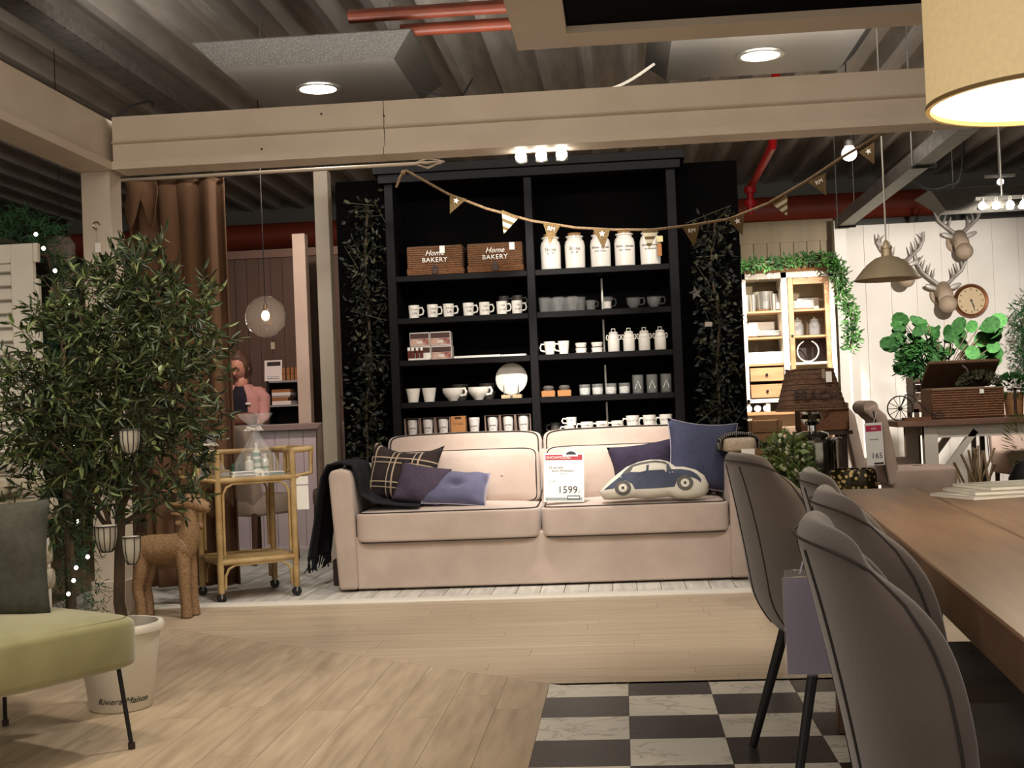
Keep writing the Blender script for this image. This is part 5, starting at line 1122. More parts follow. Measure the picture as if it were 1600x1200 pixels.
def cello(loc, lb, h, r_):
    t = thing('cellophane_wrap', lb, 'gift wrap', loc); rr = random.Random(8)
    mb = MB().grid(lambda u, v: ((r_*(1-.80*smooth(.1, .72, v)+.55*smooth(.76, 1, v))*(1+.10*math.sin(u*2*PI*7+v*4)))*math.cos(2*PI*u), (r_*(1-.80*smooth(.1, .72, v)+.55*smooth(.76, 1, v))*(1+.10*math.sin(u*2*PI*7+v*4)))*math.sin(2*PI*u), h*v), 56, 16, cu=True)
    mb.build('film', m_cello, t, smooth=True, ang=180); MB().tube([(.22*r_*math.cos(2*PI*i/16), .22*r_*math.sin(2*PI*i/16), h*.74) for i in range(16)], .008, 8, closed=True).build('ribbon', m_cer, t, smooth=True)
    for s in (-1, 1): MB().tube([(0, -.03, h*.74), (s*.04, -.04, h*.78), (s*.06, -.04, h*.73), (s*.02, -.035, h*.735)], .006, 6).build('bow', m_cer, t, smooth=True)
cello(ct(.30, .20), 'clear cellophane gift wrap with bow on the rattan trolley', .38, .135); cello(ct(.03, .24), 'clear cellophane wrap at the left end of the rattan trolley', .27, .08)
for i, (x, y, w_, d_, h_, mm, lb) in enumerate(((.17, .05, .16, .09, .018, m_soap, 'lower flat soap tin on the front of the trolley'), (.17, .05, .15, .085, .018, m_cer, 'upper flat soap tin on the front of the trolley'), (.36, .07, .12, .10, .012, m_mint, 'mint green booklet on the trolley'), (.36, .07, .115, .095, .012, m_soap, 'white booklet on top of the mint booklet'), (.28, .02, .07, .05, .03, m_soap, 'small white soap block at the front of the trolley'), (.05, .06, .07, .06, .05, mat('wood_slice', '#8c7a5c', .8), 'small wooden block behind the olive leaves on the trolley'))):
    z = zs+(.019 if i == 1 else (.013 if i == 3 else 0)); t = thing('soap_package', lb, 'package', ct(x, y, z), RC.rotation_euler.z, 'soap packages on the trolley'); MB().box(-w_/2, w_/2, -d_/2, d_/2, 0, h_).build('wrapper', mm, t, bevel=.003); MB().box(-w_*.4, w_*.4, -d_/2-.0006, -d_/2, h_*.3, h_*.7).build('label_strip', m_sgrey, t)
for i, (x, y) in enumerate(((.15, .20), (.20, .22))):
    t = thing('mini_tree', ['left tiny fir tree decoration on the trolley', 'right tiny fir tree decoration on the trolley'][i], 'ornament', ct(x, y), 0, 'tiny fir trees'); MB().lathe([(.0005, .015), (.026, .015), (.012, .035), (.020, .036), (.009, .056), (.015, .057), (.0005, .085)], 10, cap=False).build('tree_cone', m_fir, t); MB().tube([(0, 0, 0), (0, 0, .02)], .004, 6).build('stump', m_bark, t)
t = thing('price_card', 'white price cards clipped to the right end of the trolley', 'sign', tuple(C2W @ Vector((W+.025, -.0, .52))), 0.0); MB().box(-.03, .07, -.002, .001, 0, .145).build('card', PAPER, t); MB().box(-.03, .07, -.002, .001, .152, .20).build('card', PAPER, t); MB().box(-.03, .07, -.003, .002, .145, .152).build('clip', m_sgrey, t)
t = thing('round_card', 'half-round white card standing among the soaps', 'sign', ct(.25, .005)); MB().prism([(.035*math.cos(PI*i/12), .02+.03*math.sin(PI*i/12)) for i in range(13)]+[(-.035, 0), (.035, 0)], 0, .002, 'y').build('card', PAPER, t)
# --- rear left: box below the throw
tag(MB().box(-1.86, -1.765, 8.05, 8.30, .005, .17).build('dark_box', m_leather, bevel=.004), 'small dark box on the floor behind the sofa arm', 'box')
# ================================================================== COUNTER AREA
m_cnt = mat('white_counter_paint', '#c6babe', .5); m_ctop = mat('grey_counter_top', '#8a7a74', .45)
CN = thing('sales_counter', 'white boarded sales counter with grey top behind the trolley', 'counter', (-3.6, 10.5, .004)); zc = P(440, 664, 10.5).z
xr = P(500, 680, 10.5).x+3.6
MB().box(0, xr, .04, .60, 0, zc-.05).build('carcass', m_cnt, CN); x = 0
while x < xr-.05: MB().box(x+.002, min(x+.118, xr), .02, .04, .0, zc-.05).build('front_board', m_cnt, CN); x += .12
MB().box(-.02, xr+.02, -.02, .62, zc-.05, zc).build('counter_top', m_ctop, CN, bevel=.004)
a = P(375, 690, 10.3); t = thing('counter_papers', 'folded dark brochures on the counter behind the curtain edge', 'papers', (P(385, 655, 10.62).x, 10.62, zc+.004)); MB().box(-.12, .18, -.08, .1, 0, .006).build('sheet', m_sgrey, t); MB().box(-.10, .12, -.06, .08, .0065, .012).build('sheet', m_leather, t)
# shelf unit behind the counter
Yk = 11.9; a = P(422, 655, Yk); b = P(466, 590, Yk)
SU = thing('back_shelf', 'small dark shelf unit with papers behind the sales assistant', 'shelf', (a.x, Yk, 0.004)); w = P(470, 600, Yk).x-a.x
zt_ = P(445, 595, Yk).z
for x0, x1 in ((-.02, 0), (w, w+.02)): MB().box(x0, x1, 0, .3, 0, zt_).build('side', m_bleg, SU)
for z in (.55, P(445, 633, Yk).z, zt_): MB().box(-.02, w+.02, 0, .3, z-.018, z).build('shelf_board', m_sgrey, SU)
MB().box(-.02, w+.02, .29, .3, 0, zt_).build('back', m_bleg, SU)
r = random.Random(6)
for z0, n in ((P(445, 633, Yk).z, 5), (.55, 6)):
    z = z0+.005
    for k in range(n): h = r.uniform(.02, .04); o = MB().box(a.x+.02, a.x+.02+.16+r.uniform(-.02, .03), Yk+.02, Yk+.25, z, z+h).build('paper_stack', [PAPER, m_kraft, mat('paper_grey', '#9c8d84', .7)][k % 3]); tag(o, f'paper bundle, {ORD[k]} from below on the {"upper" if z0 > .6 else "lower"} shelf behind the counter', 'paper'); z += h+.0005
q = P(427, 594, Yk); t = thing('framed_notice', 'white framed notice leaning on the shelf behind the counter', 'notice', (P(427, 594, Yk+.1).x, Yk+.10, zt_+.005)); t.rotation_euler = (-.12, 0, 0); MB().box(-.085, .085, 0, .006, 0, .20).build('sheet', PAPER, t); MB().box(-.06, .07, -.001, 0, .145, .185).build('picture', m_leather, t); MB().box(-.06, .06, -.001, 0, .02, .028).build('text_line', m_sgrey, t); MB().box(-.06, .06, -.001, 0, .04, .044).build('text_line', m_sgrey, t)
for k in range(4): t = thing('gift_parcel', ['lower left', 'lower right', 'upper left', 'upper right'][k]+' brown parcel with black ribbon on the shelf behind the counter', 'parcel', (P(447+13*(k % 2), 590, Yk+.08).x, Yk+.08, zt_+.005+.062*(k//2)), 0, 'brown parcels'); MB().box(-.035, .035, 0, .09, 0, .060).build('box', m_kraft, t, bevel=.002); MB().box(-.006, .006, -.001, .091, -.0, .061).build('ribbon', m_cable, t)
sw = P(425, 540, 12.45); tag(MB().box(sw.x-.02, sw.x+.02, 12.475, 12.485, sw.z-.035, sw.z+.035).build('light_switch', mat('ivory', '#c4b79c', .4), bevel=.002), 'small ivory switch plate on the brown boarded wall', 'switch')
# glass globe pendant
q = P(415, 495, 9.6); R = 33*9.6/FPX; t = thing('globe_pendant', 'clear glass globe pendant with glowing bulb over the counter', 'pendant lamp', (q.x, 9.6, q.z)); MB().ball((0, 0, 0), R, 40, 28).build('globe', mat('globe_glass', '#d8d0c8', .03, alpha=.16, spec=1.0), t, smooth=True)
MB().lathe([(.0005, .045), (.018, .045), (.018, .09), (.008, .10), (.0005, .10)], 12, cap=False).build('socket', mat('brass', '#8a6a3c', .3, metal=.9), t, smooth=True); MB().ball((0, 0, .01), (.03, .03, .038), 14, 10).build('bulb', mat('warm_bulb', '#ffffff', .4, emit='#ffdcae', es=12), t, smooth=True)
MB().tube([(-.02, 0, .02), (-.05, 0, -.055), (.05, 0, -.055), (.02, 0, .02)], .0035, 6).build('cage_wire', MATS['brass'], t); MB().tube([(0, 0, .1), (0, 0, 3.82-q.z)], .004, 6).build('cord', m_cable, t); MB().tube([(R*math.cos(2*PI*i/40), 0, R*math.sin(2*PI*i/40)) for i in range(40)], .004, 6, closed=True).build('rim_glint', m_chrome, t, smooth=True)  # chrome ring stands in for the bright reflection around the globe's edge
# dining chairs seen through the trolley
m_bcover = mat('beige_slipcover', '#a08c7c', .85, col2='#937f6f', scale=6); m_cleg = mat('brown_chair_leg', '#4a2d1d', .55)
def cover_chair(label, loc, rz):
    t = thing('side_chair', label, 'chair', loc, rz, 'slip-covered chairs'); MB().sq((0, 0, .43), (.46, .46, .16), .3, 32, 14).build('seat', m_bcover, t, smooth=True, ang=80)
    mb = MB().sq((0, 0, 0), (.46, .11, .62), .3, 32, 16); mb.xf(T(0, .21, .72) @ rot('X', -.14)); mb.build('backrest', m_bcover, t, smooth=True, ang=80)
    for x, y in ((-.19, -.19), (.19, -.19), (-.19, .19), (.19, .19)): MB().tube([(x, y, .38), (x*1.08, y*1.15, .001)], [.025, .016], 8).build('leg', m_cleg, t, smooth=True)
    return t
q = P(392, 860, 10.2); cover_chair('beige slip-covered chair seen through the left of the trolley', (-2.78, 9.55, .005), 2.6); cover_chair('beige slip-covered chair seen through the right of the trolley', (-2.2, 10.0, .005), 3.5)
# --- person behind the counter
m_skin = mat('skin', '#b98670', .55); m_hair = mat('dark_blond_hair', '#3b2a1e', .6, col2='#5a4331', scale=30, stretch=(1, 1, .2)); m_cardi = mat('pink_cardigan', '#b58880', .85, bump=.1, bscale=120); m_navy = mat('navy_top', '#14121f', .85)
Yp = 11.3; hp = P(377, 575, Yp)
PE = thing('person', 'person in pink cardigan over navy top looking down behind the counter', 'person', (hp.x, Yp, .004)); hz = hp.z
bm_v = [(0, 0, .92), (0, .0, 1.08), (0, .01, 1.22), (0, 0, hz-.20), (-.0, -.02, hz-.12), (.0, -.05, hz-.06)]
mb = MB(); mb.grid(lambda u, v: ((.155+.03*math.sin(v*PI)-.02*v)*math.cos(2*PI*u)*(1 if v < .75 else 1-.72*smooth(.75, 1, v)), (.10+.015*math.sin(v*PI))*math.sin(2*PI*u)*(1 if v < .8 else 1-.5*smooth(.8, 1, v))-.01*v, .0+(hz-.14)*v), 28, 22, cu=True)
# legs and torso as one surface; neck and head grow out of it
mb.tube([(0, -.015, hz-.22), (0, -.02, hz-.14), (0, -.035, hz-.08)], [.075, .062, .06], 16)
def head(u, v):
    a = 2*PI*u; b = PI*(v-.5); rr = math.cos(b); x = .073*rr*math.cos(a); y = .092*rr*math.sin(a); z = .115*math.sin(b)
    if y < 0: z_ = z/.115; y *= 1-.12*max(0, -z_); x *= 1-.22*max(0, -z_)
    return Vector((x, y, z))
k0 = mb.mark(); mb.grid(head, 28, 20, cu=True); nose = mb.mark(); mb.ball((0, -.094, -.012), (.011, .016, .018), 10, 8); mb.ball((-.073, .0, -.005), (.01, .018, .028), 8, 6); mb.ball((.073, .0, -.005), (.01, .018, .028), 8, 6)
HM = T(0, -.05, hz) @ rot('Z', -.25) @ rot('X', .45) @ SCL(1.14, 1.14, 1.14); mb.xf(HM, k0)
# right arm: reaching forward and down to the parcel on the counter
arm_r = [(.16, 0, hz-.21), (.20, -.02, hz-.33), (.215, -.10, hz-.47), (.17, -.22, hz-.52)]; arm_l = [(-.16, 0, hz-.21), (-.20, -.03, hz-.34), (-.19, -.12, hz-.47), (-.06, -.24, hz-.53)]
for A in (arm_r, arm_l):
    mb.tube(A, [.052, .046, .037, .026], 14); w0 = Vector(A[-1]); d = (Vector(A[-1])-Vector(A[-2])).normalized(); mb.sq(w0+d*.035, (.05, .075, .03), .7, 14, 8)
    for f in range(4): b0 = w0+d*.06+Vector((-.027+.018*f, 0, 0)); mb.tube([b0, b0+d*.03+Vector((0, -.005, -.008)), b0+d*(.05-.004*abs(f-1.5))+Vector((0, -.004, -.028))], [.009, .0085, .007], 8)
    mb.tube([w0+d*.02+Vector((.03, 0, 0)), w0+d*.045+Vector((.048, 0, -.01)), w0+d*.065+Vector((.045, 0, -.022))], [.010, .009, .007], 8)
body = mb.build('body', m_skin, PE, smooth=True, ang=180)
# clothing shells
mb = MB(); mb.grid(lambda u, v: ((.170+.03*math.sin(v*PI)-.02*v)*math.cos(2*PI*u)*(1-.45*smooth(.8, 1, v)), (.115+.015*math.sin(v*PI))*math.sin(2*PI*u)*(1-.3*smooth(.8, 1, v))-.01*v, .85+(hz-.17-.85)*v), 28, 18, cu=True); mb.build('navy_top', m_navy, PE, smooth=True, ang=180)
mb = MB(); mb.grid(lambda u, v: ((.182+.03*math.sin(v*PI)-.02*v)*math.cos(-PI*.36+u*PI*1.72)*(1-.42*smooth(.8, 1, v)), (.127+.015*math.sin(v*PI))*math.sin(-PI*.36+u*PI*1.72)*(1-.3*smooth(.8, 1, v))-.01*v, .82+(hz-.155-.82)*v), 30, 18)
o = mb.build('cardigan', m_cardi, PE, smooth=True, ang=180); m = o.modifiers.new('s', 'SOLIDIFY'); m.thickness = .008
for A in (arm_r, arm_l): MB().tube([(A[0][0]*.55, 0, hz-.215), (A[0][0]*.92, 0, hz-.235), (A[1][0], A[1][1], A[1][2]+.04), A[1], A[2], Vector(A[2]).lerp(Vector(A[3]), .55)], [.045, .066, .064, .060, .05, .043], 16).build('sleeve', m_cardi, PE, smooth=True)
MB().box(.07, .115, -.148, -.143, hz-.335, hz-.318).build('name_badge', PAPER, PE)
mb = MB()
def hair(u, v):
    a = 2*PI*u; q = head(u, .30+.70*v)*1.10; 
    if q.y < -.055 and q.z < .075: q = q*.84
    if q.z < .03 and q.y > -.05: q = Vector((q.x*1.06, q.y*1.1, q.z*1.25))
    return q+Vector((0, .010, .012))
mb.grid(hair, 28, 14, cu=True); mb.sq((0, .10, -.02), (.09, .08, .09), .9, 14, 10); mb.xf(HM); mb.build('hair', m_hair, PE, smooth=True, ang=180)
for s in (-1, 1):
    mb = MB().ball((s*.030, -.079, .008), (.012, .007, .006), 10, 6); mb.xf(HM); mb.build('eye', mat('eye_dark', '#2a1c16', .4), PE, smooth=True)
    mb = MB().tube([(s*.014, -.089, .027), (s*.03, -.087, .032), (s*.046, -.078, .026)], .003, 6); mb.xf(HM); mb.build('eyebrow', m_hair, PE, smooth=True)
mb = MB().sq((0, -.083, -.052), (.042, .012, .012), .9, 12, 8); mb.xf(HM); mb.build('lips', mat('lips', '#8a4a42', .5), PE, smooth=True)
q = P(402, 640, 10.85); t = thing('wrapped_parcel', 'brown paper parcel under the hands of the person', 'parcel', (hp.x+.09, 11.0, zc+.0045)); mb = MB().sq((0, 0, .055), (.24, .16, .11), .6, 24, 14)
r = random.Random(3)
for p in mb.v: p += rdir(r)*.006
mb.build('parcel', mat('rust_paper', '#6b4230', .7), t, smooth=True, ang=60)
# ================================================================== GARLANDS ON THE BLACK PANELS
m_ivy = mat('ivy_dark', '#0d100a', .6, col2='#1c2013', scale=6); m_ivyl = mat('ivy_light', '#33341f', .6, col2='#45452d', scale=6)
def garland(name, label, pts, Y, rad, n, L, W, m, m2, seed, star=None):
    r = random.Random(seed); q = [P(a, b, Y) for a, b in pts]; o0 = q[-1]; t = thing(name, label, 'garland', (o0.x, Y, o0.z)); q = [p-o0 for p in q]
    MB().tube(q, .010, 6).build('garland_stem', m_bark, t); a, b = MB(), MB()
    for i in range(n):
        k = r.random()*(len(q)-1); j = min(int(k), len(q)-2); c = q[j].lerp(q[j+1], k-j); d = rdir(r); d.y = -abs(d.y)*.8; p = c+Vector((d.x*rad, d.y*rad*.55, d.z*rad*.7))*r.random()**.6
        leaf_mesh(b if r.random() < .22 else a, p, (d+rdir(r)), rdir(r), L*r.uniform(.6, 1.3), W*r.uniform(.7, 1.2), .2)
    a.build('foliage', m, t, kind='stuff'); b.build('foliage', m2, t, kind='stuff')
    for i in range(14):
        j = r.randrange(len(q)); c = q[j]; mb = MB().tube([c, c+Vector((r.uniform(-1, 1)*rad*.9, -.04, r.uniform(-.6, .6)*rad)), c+Vector((r.uniform(-1, 1)*rad*1.25, -.05, r.uniform(-.9, .5)*rad))], .0025, 5); mb.build('tendril', m_ivyl, t)
    return t
garland('leaf_garland', 'dark leafy garland hanging on the black panel left of the bookcase', [(575, 320), (570, 400), (575, 480), (580, 560), (572, 640), (575, 715)], 8.93, .16, 1000, .045, .024, m_ivy, m_ivyl, 41)
t = garland('leaf_garland', 'dark leafy garland with pale star hanging on the black panel right of the bookcase', [(1118, 345), (1110, 420), (1125, 500), (1120, 570), (1125, 640), (1120, 690)], 8.93, .17, 900, .045, .024, m_ivy, m_ivyl, 42)
q = P(1087, 458, 8.9)-t.location; MB().prism([(q.x+.05*(1 if i % 2 == 0 else .4)*math.cos(.5+i*PI/5), q.z+.05*(1 if i % 2 == 0 else .4)*math.sin(.5+i*PI/5)) for i in range(10)], q.y-.01, q.y, 'y').build('star', mat('dull_star', '#4b443c', .8), t)
q = P(1107, 506, 8.8)-t.location; MB().box(q.x-.025, q.x+.025, q.y-.002, q.y, q.z-.018, q.z+.012).build('price_tag', mat('dim_card', '#8f8578', .7), t)
# ================================================================== CROCKERY CABINET
m_wpaint = mat('white_cabinet_paint', '#d8cdb8', .5); m_pine = mat('pine_wood', '#7d5a38', .55, col2='#996f48', scale=3, stretch=(1, 6, 6), detail=6)
Yc2 = 13.0; cl = P(1158, 420, Yc2); cr_ = P(1302, 420, Yc2); ztop = P(1230, 425, Yc2).z; zmid = P(1230, 628, Yc2).z
CB = thing('crockery_cabinet', 'white cabinet with pine trim, glazed right door and two drawers', 'cabinet', (cl.x, Yc2, 0)); w = cr_.x-cl.x; xm = P(1227, 500, Yc2).x-cl.x
def cb(x0, x1, y0, y1, z0, z1, nm, m=m_wpaint, par=CB, bev=.003): return MB().box(x0, x1, y0, y1, z0, z1).build(nm, m, par, bevel=bev)
zdr = P(1230, 567, Yc2).z
cb(0, .035, 0, .40, zmid, ztop, 'side_panel'); cb(w-.05, w, 0, .40, zmid, ztop, 'side_panel'); cb(xm-.03, xm+.03, 0, .38, zmid, ztop, 'mullion'); cb(0, w, .38, .40, zmid, ztop, 'back', m_olive); cb(0, w, 0, .40, ztop-.06, ztop, 'top_rail'); cb(0, w, 0, .40, zmid, zmid+.04, 'bottom_rail')
MB().prism([(-.02, ztop), (.40, ztop), (.40, ztop+.08), (-.07, ztop+.08), (-.06, ztop+.03)], -.05, w+.06, 'x').build('cornice', m_pine, CB)
zsh = [P(1230, 484, Yc2).z, P(1230, 525, Yc2).z, zdr]
for z in zsh:
    cb(.035, xm-.03, .02, .38, z-.022, z, 'shelf', m_pine); cb(xm+.03, w-.05, .02, .38, z-.022, z, 'shelf', m_pine if z != zdr else m_wpaint)
hd = (zdr-.03-zmid-.05)/2
for k in range(2):
    z0 = zmid+.05+k*(hd+.01); d = cb(.045, xm-.04, -.012, .36, z0, z0+hd-.02, 'drawer', m_pine); MB().ball(((xm)/2, -.025, z0+hd/2-.01), .014, 10, 8).build('knob', m_cable, d, smooth=True)
dr = cb(xm+.035, xm+.085, -.02, .0, zmid+.045, ztop-.065, 'door_stile', m_pine); cb(w-.10, w-.055, -.02, 0, zmid+.045, ztop-.065, 'door_stile', m_pine); cb(xm+.085, w-.10, -.02, 0, ztop-.13, ztop-.065, 'door_rail', m_pine); cb(xm+.085, w-.10, -.02, 0, zmid+.045, zmid+.10, 'door_rail', m_pine)
MB().ball((xm+.06, -.03, zsh[1]), .012, 8, 6).build('knob', m_cable, CB, smooth=True)
cb(0, w, 0, .50, .50, .56, 'base_top', m_pine); 
for x0, x1 in ((0, .05), (xm-.03, xm+.03), (w-.05, w)): cb(x0, x1, 0, .46, .001, .50, 'base_side')
cb(0, w, .44, .46, .001, zmid, 'base_back')
for x0, x1 in ((0, .035), (.19, .23), (.36, .40), (.52, .56), (w-.05, w)): cb(x0, x1, .02, .30, zmid-.09, zmid, 'pigeon_divider')
cb(0, w, .0, .42, zmid-.125, zmid-.09, 'middle_board', m_pine); 
for x0, x1 in ((0, .05), (w-.05, w)): cb(x0, x1, .05, .42, .56, zmid-.125, 'middle_side')
def on(px, zi, Y=Yc2+.18): return (P(px, 500, Y).x, Y, zsh[zi]+.001)
m_silver = mat('silver_ware', '#b8b2a6', .18, metal=.9)
# silver urn and bottles on the top shelf
t = thing('silver_ice_bucket', 'large silver ice bucket on the top cabinet shelf', 'bucket', on(1194, 0)); MB().lathe([(.0005, 0), (.06, 0), (.085, .02), (.10, .15), (.105, .20), (.10, .20), (.09, .03), (.0005, .02)], 24, cap=False).build('bucket', m_silver, t, smooth=True)
for i, (px, lb) in enumerate(((1167, 'silver beaker left of the ice bucket, outermost'), (1177, 'silver beaker left of the ice bucket, beside it'), (1209, 'silver beaker right of the ice bucket'), (1215, 'dark bottle at the right end of the top cabinet shelf'))):
    t = thing('silver_beaker' if i < 3 else 'wine_bottle', lb, 'beaker' if i < 3 else 'bottle', on(px, 0, Yc2+(.10 if i != 3 else .26)))
    if i < 3: MB().lathe([(.0005, 0), (.030, 0), (.036, .17), (.032, .17), (.0005, .01)], 18, cap=False).build('beaker', m_silver, t, smooth=True)
    else: MB().lathe([(.0005, 0), (.034, 0), (.034, .12), (.014, .16), (.014, .21), (.0005, .21)], 16, cap=False).build('bottle_body', m_leather, t, smooth=True); MB().lathe([(.0345, .03), (.0345, .09)], 16, cap=False).build('label', PAPER, t)
def plates(name, lb, loc, n, r_, cat='plates'):
    t = thing(name, lb, cat, loc)
    for k in range(n): z = k*.014; MB().lathe([(.0005, z), (r_*.6, z), (r_, z+.018), (r_, z+.021), (r_*.6, z+.006), (.0005, z+.006)], 24, cap=False).build('plate', m_cer, t, smooth=True)
    return t
plates('plate_stack', 'stack of white bowls behind glass on the top right cabinet shelf', on(1256, 0), 6, .11); plates('plate_stack', 'stack of white plates on the second left cabinet shelf', on(1195, 1), 4, .15); plates('plate_stack', 'small stack of white plates at the left of the second cabinet shelf', on(1172, 1, Yc2+.12), 5, .09)
t = thing('white_platter', 'white rectangular platter standing on the second left cabinet shelf', 'platter', on(1190, 1, Yc2+.33)); MB().box(-.20, .13, 0, .015, 0, .17).build('platter', m_cer, t, bevel=.006)
t = thing('white_platter', 'white square platter standing on the top right cabinet shelf', 'platter', on(1262, 0, Yc2+.34)); MB().box(-.10, .12, 0, .015, 0, .13).build('platter', m_cer, t, bevel=.006)
t = thing('white_tray', 'long white tray on the third left cabinet shelf', 'tray', on(1190, 2, Yc2+.12)); MB().box(-.19, .19, 0, .15, 0, .12).build('tray', m_cer, t, bevel=.006)
for i, (px, lb) in enumerate(((1180, 'left glass decanter with stopper above the long white tray'), (1201, 'right glass decanter with stopper above the long white tray'))):
    t = thing('glass_decanter', lb, 'decanter', on(px, 2, Yc2+.31), group='glass decanters'); MB().lathe([(.0005, 0), (.045, 0), (.05, .10), (.015, .15), (.015, .17), (.022, .175), (.0005, .176)], 18, cap=False).build('decanter', m_gl2, t, smooth=True); MB().ball((0, 0, .195), .02, 10, 8).build('stopper', m_gl2, t, smooth=True)
for i, (px, lb) in enumerate(((1246, 'left lidded glass jar behind the cabinet door'), (1272, 'right lidded glass jar behind the cabinet door'))):
    t = thing('lidded_jar', lb, 'jar', on(px, 1, Yc2+.14), group='lidded glass jars'); MB().lathe([(.0005, 0), (.055, 0), (.06, .02), (.06, .11), (.045, .13), (.045, .14), (.04, .14), (.05, .10), (.05, .01), (.0005, .01)], 20, cap=False).build('jar', m_gl2, t, smooth=True); MB().lathe([(.0005, .142), (.05, .142), (.03, .165), (.008, .17), (.014, .185), (.0005, .19)], 18, cap=False).build('lid', m_silver, t, smooth=True)
t = thing('wire_wreath', 'white wire ring before dark plates at the bottom of the glazed bay', 'ring', (P(1263, 560, Yc2+.1).x, Yc2+.10, zdr+.001)); Rr = .105; MB().tube([(Rr*math.cos(a), 0, Rr+.006+Rr*math.sin(a)) for a in [PI*.62+2*PI*.88*i/30 for i in range(31)]], .006, 8).build('ring', m_cer, t, smooth=True)
t = thing('dark_platter', 'dark round platter standing behind the white wire ring', 'plate', (P(1266, 560, Yc2+.3).x, Yc2+.32, zdr+.001)); MB().lathe([(.0005, 0), (.13, 0), (.13, .012), (.0005, .012)], 32, (0, 0, .131), rot('X', PI/2), cap=False).build('plate', m_leather, t, smooth=True)
t = thing('dark_platter', 'second dark platter half hidden at the right of the glazed bay', 'plate', (P(1287, 560, Yc2+.34).x-.03, Yc2+.355, zdr+.001)); MB().lathe([(.0005, 0), (.115, 0), (.115, .012), (.0005, .012)], 32, (0, 0, .116), rot('X', PI/2), cap=False).build('plate', m_leather, t, smooth=True)
for i, px in enumerate((1170, 1184, 1198)): o = thing('napkin_roll', f'white rolled napkin, {ORD[i]} from the left in the cabinet pigeonholes', 'napkin', (P(px, 650, Yc2+.05).x, Yc2+.03, zmid-.0895)); MB().tube([(0, 0, .035), (0, .2, .035)], .034, 14).build('roll', m_cer, o, smooth=True)
# crates in front of the cabinet base
def crate(label, px0, px1, py0, py1, Y, m=m_pine):
    a, b = P(px0, py1, Y), P(px1, py0, Y); t = thing('wooden_crate', label, 'crate', ((a.x+b.x)/2, Y, 0), group='crates'); w_ = b.x-a.x; h_ = b.z
    n = max(3, int(h_/.11))
    for k in range(n):
        z0 = .001+h_*k/n; z1 = h_*(k+1)/n-.008
        MB().box(-w_/2, w_/2, 0, .015, z0, z1).build('slat', m, t); MB().box(-w_/2, w_/2, .30, .315, z0, z1).build('slat', m, t); MB().box(-w_/2, -w_/2+.015, .015, .30, z0, z1).build('slat', m, t); MB().box(w_/2-.015, w_/2, .015, .30, z0, z1).build('slat', m, t)
    for x in (-w_/2+.02, w_/2-.04): MB().box(x, x+.02, -.012, 0, .001, h_).build('corner_post', m, t)
    MB().box(-w_/2+.015, w_/2-.015, .015, .30, h_-.05, h_-.03).build('shelf', m, t); return t
crate('tall yellow pine crate in front of the cabinet', 1172, 1222, 655, 700, 11.6); crate('low wooden crate beside the yellow pine crate', 1224, 1262, 665, 720, 11.9, mat('pale_crate', '#a58a70', .6, col2='#937861', scale=4, stretch=(1, 6, 6)))
# wicker trunk with handle behind the lamp
a, b = P(1250, 674, 10.5), P(1326, 632, 10.5); t = thing('wicker_chest', 'brown wicker chest with rope handle behind the table lamp', 'basket', ((a.x+b.x)/2, 10.5, 0)); w_ = b.x-a.x
zb_ = P(1288, 674, 10.5).z; zt2 = P(1288, 630, 10.5).z
MB().box(-w_/2, w_/2, 0, .28, zb_, zt2).build('chest_body', m_wick, t, bevel=.01); MB().tube([(-w_/2, -.004, zt2-.05), (w_/2, -.004, zt2-.05)], .01, 6).build('lid_edge', m_wick, t); MB().tube([(-.06, -.01, zt2-.02), (-.04, -.03, zt2-.05), (.0, -.035, zt2-.06), (.05, -.03, zt2-.045), (.06, -.01, zt2-.02)], .008, 8).build('handle', m_rope, t, smooth=True)
for x in (-w_/2+.05, w_/2-.05):
    for y in (.05, .23): MB().box(x-.03, x+.03, y-.03, y+.03, .001, zb_).build('trestle_leg', m_dwood, t)
MB().box(-w_/2-.02, w_/2+.02, -.02, .30, zb_-.03, zb_).build('trestle_top', m_dwood, t)
# cabinet garland
m_gg = mat('bright_garland_green', '#20401a', .6, col2='#3f6a2a', scale=7)
r = random.Random(51); GP = [(1152, 418), (1185, 412), (1230, 410), (1270, 404), (1300, 406), (1312, 425), (1318, 460), (1328, 490), (1332, 520), (1328, 545)]
garland('evergreen_garland', 'bright green garland over the top and side of the crockery cabinet', GP, 12.86, .085, 1500, .055, .022, m_gg, m_gg, 52)
